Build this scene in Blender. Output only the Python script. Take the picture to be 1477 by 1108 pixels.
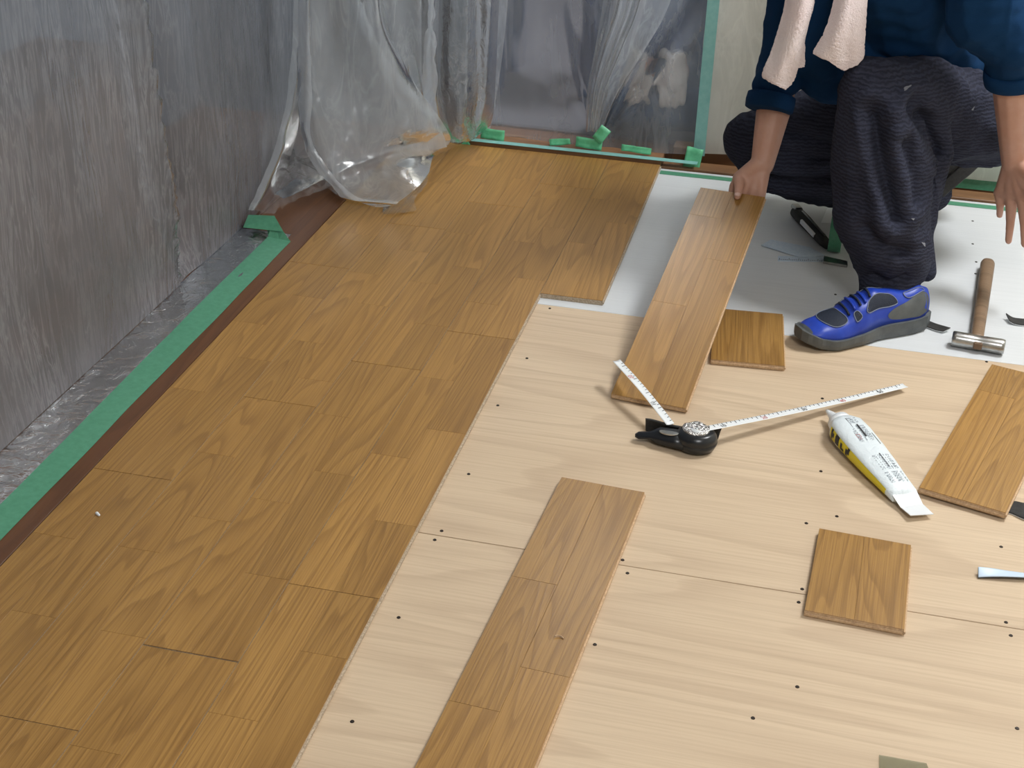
import bpy, bmesh, math, random
import numpy as np
from mathutils import Vector, Matrix, noise as mnoise
random.seed(7)
for o in list(bpy.data.objects): bpy.data.objects.remove(o)
S = bpy.context.scene; COL = S.collection
# ------------------------------------------------------------------ camera
IW, IH, F = 1477, 1108, 2020.4
PITCH, ROLL, YAW = (math.radians(a) for a in (28.89, 1.737, -12.549))
CP = np.array([0, 0, 1.345])
_f = np.array([math.sin(YAW)*math.cos(PITCH), math.cos(YAW)*math.cos(PITCH), -math.sin(PITCH)])
_r0 = np.array([math.cos(YAW), -math.sin(YAW), 0.]); _u0 = np.cross(_r0, _f)
_r = math.cos(ROLL)*_r0 + math.sin(ROLL)*_u0; _u = -math.sin(ROLL)*_r0 + math.cos(ROLL)*_u0
cam = bpy.data.cameras.new('camera'); cam.sensor_width = 36; cam.lens = F/IW*36; cam.clip_start = .05
co = bpy.data.objects.new('camera', cam); COL.objects.link(co); S.camera = co
co.matrix_world = Matrix(((_r[0], _u[0], -_f[0], CP[0]), (_r[1], _u[1], -_f[1], CP[1]), (_r[2], _u[2], -_f[2], CP[2]), (0, 0, 0, 1)))
# ------------------------------------------------------------------ light
w = bpy.data.worlds.new('world'); S.world = w; w.use_nodes = True
w.node_tree.nodes['Background'].inputs[0].default_value = (.80, .90, 1.0, 1); w.node_tree.nodes['Background'].inputs[1].default_value = 0
def area(name, loc, target, size, power, col):
    l = bpy.data.lights.new(name, 'AREA'); l.shape = 'DISK'; l.size = size; l.energy = power; l.color = col
    o = bpy.data.objects.new(name, l); COL.objects.link(o); o.location = loc
    o.rotation_euler = (Vector(target) - Vector(loc)).to_track_quat('-Z', 'Y').to_euler(); return o
area('ceiling_lamp_offscreen', (1.15, 3.05, 2.45), (.95, 2.9, 0), .75, 45, (.97, .985, 1))
area('ceiling_lamp_room_offscreen', (.6, .2, 2.45), (.5, .6, 0), .9, 32, (.97, .985, 1))
area('ceiling_lamp_next_room_offscreen', (-.3, 4.9, 2.4), (-.4, 4.7, 0), .8, 46, (.93, .97, 1))
vs = S.view_settings; vs.view_transform = 'Standard'; vs.look = 'None'; vs.gamma = 1; vs.use_curve_mapping = False; vs.exposure = 0.35

# ------------------------------------------------------------------ pixel helpers (directions only; depth comes from floor or known sizes)
def ray(x, y):
    d = _f*F + _r*(x-IW/2) + _u*(IH/2-y); return d/np.linalg.norm(d)
def g(x, y, z=0.):
    d = ray(x, y); return Vector(CP + d*((z-CP[2])/d[2]))
def pY(x, y, Y):
    d = ray(x, y); return Vector(CP + d*((Y-CP[1])/d[1]))
# ------------------------------------------------------------------ object helpers
def link(o, parent=None):
    COL.objects.link(o)
    if parent: o.parent = parent
    return o
def tag(o, label=None, cat=None, group=None, kind=None):
    for k, v in (('label', label), ('category', cat), ('group', group), ('kind', kind)):
        if v: o[k] = v
    return o
def mesh_obj(name, verts, faces, mat, parent=None, smooth=False):
    me = bpy.data.meshes.new(name); me.from_pydata([tuple(v) for v in verts], [], faces); me.update()
    if smooth: me.polygons.foreach_set('use_smooth', [True]*len(me.polygons))
    if mat: me.materials.append(mat)
    return link(bpy.data.objects.new(name, me), parent)
def bm_obj(name, bm, mat, parent=None, smooth=False):
    me = bpy.data.meshes.new(name); bmesh.ops.recalc_face_normals(bm, faces=bm.faces[:]); bm.to_mesh(me); bm.free()
    if smooth: me.polygons.foreach_set('use_smooth', [True]*len(me.polygons))
    if mat: me.materials.append(mat)
    return link(bpy.data.objects.new(name, me), parent)
def empty(name, loc=(0, 0, 0), rz=0, rot=None):
    o = bpy.data.objects.new(name, None); o.empty_display_size = .05; link(o); o.location = loc
    o.rotation_euler = rot if rot is not None else (0, 0, rz); return o
def bx(bm, x0, x1, y0, y1, z0, z1, bev=0):
    r = bmesh.ops.create_cube(bm, size=1)
    for v in r['verts']: v.co = Vector((x0+(v.co.x+.5)*(x1-x0), y0+(v.co.y+.5)*(y1-y0), z0+(v.co.z+.5)*(z1-z0)))
    if bev: bmesh.ops.bevel(bm, geom=list({e for v in r['verts'] for e in v.link_edges}), offset=bev, segments=1, affect='EDGES')
def box(name, x0, x1, y0, y1, z0, z1, mat, parent=None, bev=0):
    bm = bmesh.new(); bx(bm, x0, x1, y0, y1, z0, z1, bev); return bm_obj(name, bm, mat, parent)
def loft(name, rings, mat, parent=None, smooth=True, cap=True):
    n = len(rings[0]); V = [p for r in rings for p in r]; Fc = []
    for i in range(len(rings)-1):
        for j in range(n): Fc.append((i*n+j, i*n+(j+1) % n, (i+1)*n+(j+1) % n, (i+1)*n+j))
    if cap: Fc.append(tuple(range(n))[::-1]); Fc.append(tuple(range((len(rings)-1)*n, len(rings)*n)))
    return mesh_obj(name, V, Fc, mat, parent, smooth)
def tube(name, pts, rad, mat, parent=None, n=10):
    pts = [Vector(p) for p in pts]; rings = []
    for i, p in enumerate(pts):
        t = (pts[min(i+1, len(pts)-1)] - pts[max(i-1, 0)]).normalized()
        a = t.cross(Vector((0, 0, 1)) if abs(t.z) < .9 else Vector((1, 0, 0))).normalized(); b = t.cross(a)
        r = rad[i] if isinstance(rad, (list, tuple)) else rad
        rings.append([p + (a*math.cos(2*math.pi*k/n) + b*math.sin(2*math.pi*k/n))*r for k in range(n)])
    return loft(name, rings, mat, parent)
def cr(P, t):
    """Catmull-Rom through a list of numpy points, t in 0..len-1"""
    n = len(P); i = min(int(t), n-2); u = t-i
    p0, p1, p2, p3 = P[max(i-1, 0)], P[i], P[i+1], P[min(i+2, n-1)]
    return .5*((2*p1) + (p2-p0)*u + (2*p0-5*p1+4*p2-p3)*u*u + (3*p1-p0-3*p2+p3)*u**3)
def sheet(name, ctrl, nu, nv, mat, parent=None, wr=None, thick=0.0006):
    """sheet through a grid of control points, with wrinkle displacement wr(u,v,p) -> offset"""
    C = [[np.array(p, float) for p in row] for row in ctrl]; V = []
    for j in range(nv+1):
        tv = j/nv*(len(C)-1)
        row = [cr([C[k][c] for k in range(len(C))], tv) for c in range(len(C[0]))]
        for i in range(nu+1):
            p = cr(row, i/nu*(len(row)-1))
            if wr is not None: p = p + np.array(wr(i/nu, j/nv, p))
            V.append(p)
    Fc = [(j*(nu+1)+i, j*(nu+1)+i+1, (j+1)*(nu+1)+i+1, (j+1)*(nu+1)+i) for j in range(nv) for i in range(nu)]
    o = mesh_obj(name, V, Fc, mat, parent, True)
    if thick:
        m = o.modifiers.new('thickness', 'SOLIDIFY'); m.thickness = thick; m.offset = 0
    return o
def nz(x, y, z): return mnoise.noise(Vector((x, y, z)))
def blob(name, prims, voxel, mat, parent=None, iters=6, disp=None):
    """one continuous surface grown round chains of (point, radius) and ellipsoids ('e', centre, radii, matrix)"""
    bm = bmesh.new(); unit = bmesh.new(); bmesh.ops.create_icosphere(unit, subdivisions=2, radius=1)
    uv = [v.co.copy() for v in unit.verts]; uf = [[v.index for v in f.verts] for f in unit.faces]; unit.free()
    V, Fc = [], []
    def put(c, r, M=None):
        b = len(V)
        for v in uv:
            q = Vector((v.x*r[0], v.y*r[1], v.z*r[2])); V.append(tuple(Vector(c) + (M @ q if M else q)))
        Fc.extend([[b+i for i in f] for f in uf])
    for pr in prims:
        if pr[0] == 'e': put(pr[1], pr[2], pr[3] if len(pr) > 3 else None); continue
        for (a, ra), (b_, rb) in zip(pr, pr[1:]):
            a, b_ = Vector(a), Vector(b_); L = (a-b_).length; n = max(1, int(L/(min(ra, rb)*.3)))
            for k in range(n+1):
                t = k/n; r = ra+(rb-ra)*t; put(a.lerp(b_, t), (r, r, r))
    bm.free()
    me = bpy.data.meshes.new(name); me.from_pydata(V, [], Fc); o = bpy.data.objects.new(name, me); COL.objects.link(o)
    m = o.modifiers.new('r', 'REMESH'); m.mode = 'VOXEL'; m.voxel_size = voxel
    if iters:
        m = o.modifiers.new('s', 'SMOOTH'); m.factor = .5; m.iterations = iters
    dg = bpy.context.evaluated_depsgraph_get(); dg.update()
    me2 = bpy.data.meshes.new_from_object(o.evaluated_get(dg)); o.modifiers.clear(); o.data = me2; me2.name = name
    bpy.data.meshes.remove(me)
    if disp:
        N = [v.normal.copy() for v in me2.vertices]
        for v, nn in zip(me2.vertices, N): v.co += nn*disp(v.co, nn)
    me2.polygons.foreach_set('use_smooth', [True]*len(me2.polygons)); me2.materials.clear(); me2.materials.append(mat)
    if parent: o.parent = parent
    return o
# ------------------------------------------------------------------ materials
class MT:
    def __init__(s, name):
        s.m = bpy.data.materials.new(name); s.m.use_nodes = True; s.t = s.m.node_tree; s.b = s.t.nodes['Principled BSDF']; s.out = s.t.nodes['Material Output']
    def n(s, k, **kw):
        nd = s.t.nodes.new(k)
        for a, v in kw.items(): setattr(nd, a, v)
        return nd
    def l(s, a, b): s.t.links.new(a, b)
    def set(s, **kw):
        for k, v in kw.items(): s.b.inputs[k.replace('_', ' ')].default_value = v
        return s
    def val(s, sock, v):
        if hasattr(v, 'is_output') or isinstance(v, bpy.types.NodeSocket): s.l(v, sock)
        else: sock.default_value = v
    def math(s, op, a, b=0., c=0., clamp=False):
        nd = s.n('ShaderNodeMath', operation=op, use_clamp=clamp)
        s.val(nd.inputs[0], a); s.val(nd.inputs[1], b); s.val(nd.inputs[2], c); return nd.outputs[0]
    def mix(s, f, a, b, mode='MIX'):
        nd = s.n('ShaderNodeMix', data_type='RGBA', blend_type=mode)
        s.val(nd.inputs[0], f); s.val(nd.inputs[6], a); s.val(nd.inputs[7], b); return nd.outputs[2]
    def coord(s, scale=(1, 1, 1), which='Object', off=None):
        tc = s.n('ShaderNodeTexCoord'); mp = s.n('ShaderNodeMapping'); s.l(tc.outputs[which], mp.inputs[0]); mp.inputs['Scale'].default_value = scale
        if off is not None: s.l(off, mp.inputs['Location'])
        return mp.outputs[0]
    def noise(s, co, scale=1, detail=3, rough=.5, dist=0):
        nd = s.n('ShaderNodeTexNoise'); s.l(co, nd.inputs['Vector'])
        nd.inputs['Scale'].default_value = scale; nd.inputs['Detail'].default_value = detail; nd.inputs['Roughness'].default_value = rough; nd.inputs['Distortion'].default_value = dist
        return nd.outputs['Fac']
    def ramp(s, f, stops):
        nd = s.n('ShaderNodeValToRGB'); s.l(f, nd.inputs[0]); e = nd.color_ramp.elements
        while len(e) < len(stops): e.new(.5)
        for el, (p, c) in zip(e, stops): el.position = p; el.color = c if len(c) == 4 else (*c, 1)
        return nd.outputs[0]
    def bump(s, h, strength=.3, dist=.002):
        nd = s.n('ShaderNodeBump'); nd.inputs['Strength'].default_value = strength; nd.inputs['Distance'].default_value = dist
        s.l(h, nd.inputs['Height']); s.l(nd.outputs[0], s.b.inputs['Normal']); return nd.outputs[0]
def plain(name, col, rough=.5, metal=0, spec=.5):
    return MT(name).set(Base_Color=(*col, 1), Roughness=rough, Metallic=metal, Specular_IOR_Level=spec).m
def speckled(name, a, b, scale=60, rough=.6, bump=.2, metal=0):
    k = MT(name); f = k.noise(k.coord(), scale, 4, .6); k.l(k.mix(k.math('MULTIPLY_ADD', f, 2.2, -.6, True), (*a, 1), (*b, 1)), k.b.inputs['Base Color'])
    k.set(Roughness=rough, Metallic=metal); k.bump(f, bump, .001); return k.m
def wood(name, light, dark, deep, along='y', freq=9, stretch=(9., 1.1), fine=(420, 9), rough=.38, ringmix=.55, seeded=True, bumps=.12, finemix=.35, tone=.16):
    """plain-sawn grain: contour lines of a stretched noise give the cathedral figure, fine noise the pores; each piece has its own cut"""
    k = MT(name); ax = (lambda a, b: (a, b, 1)) if along == 'y' else (lambda a, b: (b, a, 1))
    oi = k.n('ShaderNodeObjectInfo'); off = k.n('ShaderNodeCombineXYZ')
    if seeded:
        k.l(k.math('MULTIPLY', oi.outputs['Random'], 57.), off.inputs[0]); k.l(k.math('MULTIPLY', oi.outputs['Random'], 131.), off.inputs[1])
    c1 = k.coord(ax(*stretch), 'Object', off.outputs[0]); n1 = k.noise(c1, 1, 1.5, .45, .25)
    fr = k.math('FRACT', k.math('MULTIPLY', n1, freq))
    tri = k.math('SUBTRACT', 1., k.math('POWER', fr, 2.2))
    edge = k.math('MULTIPLY', k.math('POWER', fr, 3.), k.math('SUBTRACT', 1., k.math('POWER', fr, 14.)))
    f2 = k.noise(k.coord(ax(*fine), 'Object', off.outputs[0]), 1, 3, .65)
    f3 = k.noise(k.coord(ax(3, .6), 'Object', off.outputs[0]), 1, 2)
    base = k.mix(k.math('MULTIPLY_ADD', f3, 1.6, -.3, True), (*light, 1), (*dark, 1))
    col = k.mix(k.math('MULTIPLY', edge, ringmix), base, (*deep, 1))
    pores = k.math('MULTIPLY_ADD', f2, 3.2, -1.35, True)
    col = k.mix(k.math('MULTIPLY', pores, finemix), col, (*deep, 1))
    hv = k.n('ShaderNodeHueSaturation'); k.l(col, hv.inputs['Color'])
    k.l(k.math('MULTIPLY_ADD', oi.outputs['Random'] if seeded else 0.5, 2*tone, 1-tone), hv.inputs['Value'])
    k.l(hv.outputs[0], k.b.inputs['Base Color']); k.set(Roughness=rough); k.bump(k.math('ADD', pores, edge), bumps, .0006)
    return k.m
def film(name, lo, hi, stretch=(60, 60, 7), col=(.86, .88, .9), rough=.28, blur=0., bstr=.6, streak=.5, tilt=0.):
    """thin polythene: clear where smooth, milky along creases"""
    k = MT(name); c_ = k.coord(stretch); c_.node.vector_type = 'TEXTURE' if False else 'POINT'; c_.node.inputs['Rotation'].default_value = (tilt*5, 0, 0); n1 = k.noise(c_, 1, 4, .6, .8); n2 = k.noise(k.coord((stretch[0]*.12, stretch[1]*.12, stretch[2]*.25)), 1, 3, .55)
    n3 = k.noise(k.coord((9, 14, 60)), 1, 4, .7, 1.2)
    n4 = k.noise(k.coord((3.2, 3.2, 2.2)), 1, 3, .6)
    cre = k.math('MULTIPLY', k.math('POWER', k.math('SUBTRACT', 1., k.math('ABSOLUTE', k.math('MULTIPLY_ADD', n1, 9., -4.5)), 0, True), 2.), k.math('MULTIPLY_ADD', n4, 3.4, -1.1, True))
    fac = k.math('ADD', k.math('MULTIPLY_ADD', n2, hi-lo, lo), k.math('MULTIPLY', cre, streak*.42), 0, True)
    k.set(Base_Color=(*col, 1), Roughness=rough, Specular_IOR_Level=.3); nb = k.bump(k.math('ADD', n1, k.math('MULTIPLY', n3, .35)), bstr, .006)
    tl = k.n('ShaderNodeBsdfTranslucent'); tl.inputs[0].default_value = (*col, 1)
    body = k.n('ShaderNodeMixShader'); body.inputs[0].default_value = .5; k.l(k.b.outputs[0], body.inputs[1]); k.l(tl.outputs[0], body.inputs[2])
    tr = k.n('ShaderNodeBsdfTransparent'); tr.inputs[0].default_value = (.93, .95, .96, 1); clear = tr.outputs[0]
    if blur:
        rf = k.n('ShaderNodeBsdfRefraction'); rf.inputs['Roughness'].default_value = blur; rf.inputs['IOR'].default_value = 1.12; rf.inputs[0].default_value = (.95, .96, .97, 1)
        mm = k.n('ShaderNodeMixShader'); mm.inputs[0].default_value = .75; k.l(tr.outputs[0], mm.inputs[1]); k.l(rf.outputs[0], mm.inputs[2]); clear = mm.outputs[0]
    gl = k.n('ShaderNodeBsdfGlossy'); gl.inputs['Roughness'].default_value = .12; k.l(nb, gl.inputs['Normal']); fr = k.n('ShaderNodeFresnel'); fr.inputs[0].default_value = 1.22; k.l(nb, fr.inputs['Normal'])
    m1 = k.n('ShaderNodeMixShader'); k.l(fac, m1.inputs[0]); k.l(clear, m1.inputs[1]); k.l(body.outputs[0], m1.inputs[2])
    m2 = k.n('ShaderNodeMixShader'); k.l(fr.outputs[0], m2.inputs[0]); k.l(m1.outputs[0], m2.inputs[1]); k.l(gl.outputs[0], m2.inputs[2])
    k.l(m2.outputs[0], k.out.inputs[0]); return k.m
OAK = wood('oak_veneer', (.425, .236, .066), (.365, .194, .050), (.165, .075, .017), freq=24, stretch=(9.5, .55), fine=(420, 5), rough=.36, ringmix=.75, finemix=.62, tone=.10)
PLY = wood('pale_plywood', (.66, .52, .362), (.59, .452, .305), (.34, .225, .14), along='x', freq=15, stretch=(4.2, .5), fine=(190, 4), rough=.6, ringmix=.42, finemix=.3, bumps=.05, tone=.03)
WHITEPLY = wood('white_washed_plywood', (.70, .72, .73), (.63, .655, .67), (.47, .49, .50), along='x', freq=6, stretch=(4., .4), fine=(150, 4), rough=.55, ringmix=.12, finemix=.2, bumps=.05, tone=.02)
OLD = wood('old_brown_floor', (.20, .085, .03), (.14, .055, .02), (.06, .022, .008), freq=7, rough=.4, fine=(260, 6))
SILL = wood('brown_sill_wood', (.30, .16, .075), (.22, .11, .05), (.09, .04, .018), along='x', rough=.45, fine=(260, 6))
HANDLE = wood('worn_handle_wood', (.24, .155, .09), (.17, .10, .055), (.07, .04, .02), freq=6, rough=.5, fine=(300, 12), bumps=.4)
CORE = speckled('board_core', (.66, .47, .29), (.40, .26, .15), 220, .75, .4)
CHIP = speckled('particle_edge', (.60, .50, .38), (.28, .21, .14), 320, .8, .5)
SCREW = plain('dark_screw', (.03, .022, .018), .45, .6)
GREEN = speckled('green_masking_tape', (.065, .25, .145), (.095, .31, .19), 90, .45, .15)
PATCHG = speckled('lit_green_tape', (.10, .46, .23), (.16, .56, .31), 90, .4, .15)  # brighter copy of the green tape: light shining through is put into its colour
TEAL = speckled('pale_green_tape', (.19, .44, .41), (.26, .52, .48), 60, .5, .1)
FILM_L = film('wall_film', .25, .40, (60, 60, 6), (.72, .76, .84), .42, 0, .45, .5, .06)
FILM_C = film('loose_film', .16, .42, (16, 16, 4), (.84, .89, .94), .5, 0, .25, .4)
FILM_B = film('door_film', .10, .34, (9, 9, 2), (.86, .91, .97), .4, .26, .15, .25)
FILM_F = film('clear_film', .03, .14, (26, 26, 26), (.88, .9, .92), .25, 0, .9, .8)
FILM_H = film('folded_hem_film', .22, .46, (16, 16, 4), (.82, .88, .95), .5, 0, .2, .2)
FILM_W = film('cream_film', .55, .8, (14, 14, 4), (.93, .92, .85), .35, 0, .35, .3)
SKIN = None
k = MT('skin'); f = k.noise(k.coord((1, 1, 1)), 26, 4, .6); k.l(k.mix(k.math('MULTIPLY_ADD', f, 2, -.5, True), (.50, .27, .19, 1), (.56, .33, .25, 1)), k.b.inputs['Base Color'])
k.set(Roughness=.5, Subsurface_Weight=.12, Subsurface_Scale=.01, Subsurface_Radius=(1, .4, .2)); k.bump(k.noise(k.coord(), 300, 3), .12, .001); SKIN = k.m
NAIL = plain('fingernail', (.66, .44, .38), .3)
def cloth(name, a, b, wscale, rib=(0, 0, 1), bstr=.6, rough=.85, mixamt=.5):
    k = MT(name); co_ = k.coord(); wv = k.n('ShaderNodeTexWave', wave_type='BANDS', bands_direction='Z'); k.l(co_, wv.inputs[0])
    wv.inputs['Scale'].default_value = wscale; wv.inputs['Distortion'].default_value = 5; wv.inputs['Detail'].default_value = 2; wv.inputs['Detail Scale'].default_value = 2.2
    n = k.noise(co_, 7, 4, .6); fac = k.math('ADD', k.math('MULTIPLY', wv.outputs['Fac'], mixamt), k.math('MULTIPLY_ADD', n, 1.2, -.5), 0, True)
    k.l(k.mix(fac, (*a, 1), (*b, 1)), k.b.inputs['Base Color']); k.set(Roughness=rough, Specular_IOR_Level=.12)
    k.bump(k.math('ADD', wv.outputs['Fac'], k.noise(co_, 500, 2)), bstr, .0016); return k.m
TROUSER = cloth('ribbed_trouser_cloth', (.020, .021, .033), (.050, .056, .088), 38, mixamt=.5)
SHIRT = cloth('navy_shirt_cloth', (.005, .030, .088), (.009, .048, .130), 140, bstr=.1, mixamt=.25)
JEANS = cloth('blue_jeans_cloth', (.03, .08, .18), (.06, .13, .26), 160, bstr=.1)
k = MT('towel_terry'); n = k.noise(k.coord(), 420, 3, .7); k.l(k.mix(k.noise(k.coord(), 9, 3), (.88, .71, .71, 1), (.93, .86, .85, 1)), k.b.inputs['Base Color']); k.set(Roughness=.95, Sheen_Weight=.4, Specular_IOR_Level=.1); k.bump(n, .9, .003); TOWEL = k.m
SHOE = speckled('blue_shoe_leather', (.010, .038, .34), (.016, .06, .45), 40, .38, .1)
k = MT('dark_mesh_panel'); v = k.n('ShaderNodeTexVoronoi'); k.l(k.coord(), v.inputs['Vector']); v.inputs['Scale'].default_value = 520
k.l(k.mix(v.outputs['Distance'], (.003, .007, .018, 1), (.012, .02, .04, 1)), k.b.inputs['Base Color']); k.set(Roughness=.7); k.bump(v.outputs['Distance'], .6, .001); MESH = k.m
SOLE = speckled('grey_sole_rubber', (.055, .062, .066), (.11, .12, .12), 25, .5, .2)
TRIM = plain('grey_piping', (.17, .20, .27), .5)
BLACK = plain('black_plastic', (.012, .014, .017), .28)
BLACKMAT = speckled('black_rubber', (.014, .014, .015), (.035, .033, .03), 120, .75, .4)
STEEL = speckled('worn_steel', (.50, .50, .49), (.30, .30, .29), 45, .28, .12, 1)
FOIL = MT('crinkled_foil'); FOIL.set(Base_Color=(.8, .8, .8, 1), Metallic=1, Roughness=.22); FOIL.bump(FOIL.noise(FOIL.coord(), 160, 3, .6, 1.), 1., .004); FOIL = FOIL.m
BLADE = plain('white_tape_blade', (.80, .83, .84), .35); INK = plain('black_ink', (.02, .02, .025), .6); RED = plain('red_ink', (.5, .06, .05), .6); GREYINK = plain('grey_ink', (.24, .27, .31), .6)
WHITEP = plain('white_plastic', (.80, .83, .85), .35); YELLOW = plain('yellow_print', (.75, .62, .02), .4)
PACK = MT('white_packet_film'); PACK.set(Base_Color=(.74, .81, .84, 1), Roughness=.28); PACK.bump(PACK.noise(PACK.coord(), 70, 3, .6, .8), .5, .003); PACK = PACK.m
PALE = plain('pale_blue_backing', (.55, .68, .82), .4)
CLEARP = speckled('pale_ruler_plastic', (.62, .70, .78), (.46, .57, .68), 160, .3, .1)
MDF = plain('grey_wall', (.13, .155, .20), .8); DARKROOM = plain('next_room_wall', (.34, .33, .38), .8); CAB = wood('dark_cabinet_wood', (.14, .085, .06), (.10, .06, .042), (.05, .028, .018), along='x', rough=.4)
CREAM = plain('cream_wall', (.84, .82, .74), .8); NAVY = plain('navy_fabric', (.03, .06, .15), .9); GLOVE = plain('white_glove_knit', (.72, .68, .66), .9)
# ------------------------------------------------------------------ floor: base, plywood sheets, laid planks
T = .012
floor = tag(box('floor', -3.2, 3.4, -1.7, 6.6, -.10, -.0125, OLD), 'floor of the room under renovation', None, None, 'structure')
def sub(name, x0, x1, y0, y1, mat): return box(name, x0, x1, y0, y1, -.012, 0, mat, floor, .0006)
sheets = [sub('plywood_sheet', -1.17, .64, -.3, 1.8390, PLY), sub('plywood_sheet', -1.17, .64, 1.8408, 2.7535, PLY),
          sub('plywood_sheet', .6418, 2.6, -.3, 1.8390, PLY), sub('plywood_sheet', .6418, 2.6, 1.8408, 2.7535, PLY), sub('white_plywood_sheet', -1.17, 2.6, 2.7545, 3.700, WHITEPLY)]
for x0, x1 in ((-1.34, -1.172), (-1.51, -1.342), (-1.68, -1.512), (-1.85, -1.682)): box('old_floorboard', x0, x1, -.3, 3.74, -.012, 0, OLD, floor, .001)
def veneers(parent, L, W, x0, y0, pat, mat, ztop):
    for s in range(2):
        cuts = [0] + [c for c in pat[s] if c < L-.02] + [L]; xa = x0 + s*W/2
        for a, b in zip(cuts, cuts[1:]):
            cx, cy = xa+W/4, y0+(a+b)/2; hw, hl = W/4-.00012, (b-a)/2-.00012
            bm = bmesh.new(); bx(bm, -hw, hw, -hl, hl, -.0012, 0, .00025); v = bm_obj('veneer_strip', bm, mat, parent); v.location = (cx, cy, ztop)
PATS = [([.303, .606], [.455, .76]), ([.15, .51, .81], [.303, .62]), ([.40, .70], [.20, .51]), ([.25, .606], [.10, .455, .76])]
def plank(parent, name, x0, x1, y0, y1, pat, mat=OAK, tongue=True):
    W, L = x1-x0, y1-y0; bm = bmesh.new(); bx(bm, -W/2, W/2, -L/2, L/2, 0, T-.0012)
    if tongue: bx(bm, W/2-.001, W/2+.0028, -L/2, L/2, .0035, .0075)
    o = bm_obj(name, bm, CHIP, parent); o.location = ((x0+x1)/2, (y0+y1)/2, .0002)
    veneers(o, L, W, -W/2, -L/2, pat, mat, T); return o
XS = [-.4195, -.562, -.7115, -.861, -1.0105, -1.160]; G = .0005
col_seams = [[2.785, 3.695], [.73, 1.637, 2.546, 3.455, 3.695], [.53, 1.443, 2.362, 3.271, 3.695], [.35, 1.257, 2.166, 3.075, 3.695], [.05, .955, 1.858, 2.786, 3.695]]
for c, seams in enumerate(col_seams):
    for q, (a, b) in enumerate(zip(seams, seams[1:])):
        wide = .0018 if (c == 2 and abs(a-1.443) < .01) else G
        plank(floor, 'plank', XS[c+1]+G, XS[c]-G, a+wide, b-G, PATS[(c*3+q*2+c*q) % 4], OAK, tongue=(c < 2))
# screws and nail holes in the plywood
holes = [(676,684),(637,766),(627,779),(575,891),(508,1041),(898,808),(905,827),(858,930),(1163,755),(1157,850),(1152,869),(1150,991),(1086,1036),(1444,789),(1451,898),(1458,917),(1467,1051),(1184,680),(1207,745),(760,517),(718,585),(1423,522),(1186,575),(793,445),(1408,378),(1403,352),(1403,319),(1407,395),(1393,297),(1205,425)]
bm = bmesh.new(); bmesh.ops.create_cone(bm, cap_ends=True, segments=10, radius1=.0034, radius2=.0026, depth=.0012); scr = bpy.data.meshes.new('screw'); bm.to_mesh(scr); bm.free(); scr.materials.append(SCREW)
for x, y in holes:
    p = g(x, y, 0); par = sheets[4] if p.y > 2.754 else sheets[1] if p.y > 1.84 and p.x < .64 else sheets[0]
    o = bpy.data.objects.new('screw', scr); link(o, par); o.location = (p.x, p.y, .0004); o.rotation_euler.z = x
# ------------------------------------------------------------------ walls and sills
box('vinyl_floor', -3.1, 2.6, 3.97, 6.19, -.0123, -.006, speckled('grey_vinyl', (.105, .10, .115), (.085, .082, .095), 8, .6, .05), floor)
struct = lambda o: tag(o, None, None, None, 'structure')
struct(box('wall_left', -1.95, -1.87, -1.6, 3.855, -.012, 2.5, MDF))
# the rest of the room, so that the lamps' light bounces as it does indoors
struct(box('wall_right', 2.605, 2.7, -1.6, 6.195, -.012, 2.5, CREAM)); struct(box('wall_front', -1.95, 2.7, -1.7, -1.605, -.012, 2.5, CREAM))
struct(box('wall_far_left', -3.2, -3.105, 3.86, 6.3, -.012, 2.5, CREAM)); struct(box('wall_back_end', -3.1, -1.875, 3.86, 3.96, -.012, 2.5, CREAM))
struct(box('ceiling', -3.2, 2.7, -1.7, 6.3, 2.505, 2.58, plain('white_ceiling', (.8, .8, .78), .9)))
struct(box('wall_back', -.345, 2.6, 3.86, 3.96, -.012, 2.5, CREAM)); struct(box('wall_back_side', -1.87, -1.02, 3.86, 3.96, -.012, 2.5, MDF))
struct(box('wall_far', -3.1, 2.6, 6.2, 6.3, -.012, 2.5, DARKROOM))
struct(box('trim_1', -1.0, -.42, 3.706, 3.80, -.012, .021, SILL, None, .002))
struct(box('trim_2', -.418, 2.5, 3.704, 3.765, -.012, .006, SILL, None, .001)); struct(box('trim_3', -.40, 2.5, 3.80, 3.858, -.012, .035, SILL, None, .003))
def strip(name, pts, width, mat, label, cat, group=None, z=.0006, th=.0004):
    """tape laid along floor points"""
    P = [Vector(p) for p in pts]; V = []; n = len(P)
    for i, p in enumerate(P):
        t = (P[min(i+1, n-1)]-P[max(i-1, 0)]); t.z = 0; t.normalize(); s = Vector((-t.y, t.x, 0))*width/2; V += [p+s, p-s]
    o = mesh_obj(name, V, [(2*i, 2*i+1, 2*i+3, 2*i+2) for i in range(n-1)], mat, None, True); m = o.modifiers.new('t', 'SOLIDIFY'); m.thickness = th; m.offset = 0
    return tag(o, label, cat, group)
tag(box('floor_edge_tape', -.98, -.32, 3.6995, 3.724, .0218, .0224, TEAL), 'long pale green tape along the far end of the laid oak planks', 'tape')
tag(box('green_tape_strip', -.4165, 2.4, 3.655, 3.6825, .0004, .001, GREEN), 'thin green tape line on white plywood beside the brown sill', 'tape')
tag(box('wall_base_tape', .12, 2.4, 3.795, 3.7985, .0, .075, GREEN), 'wide green tape masking the wall base behind the kneeling worker', 'tape')
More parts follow.
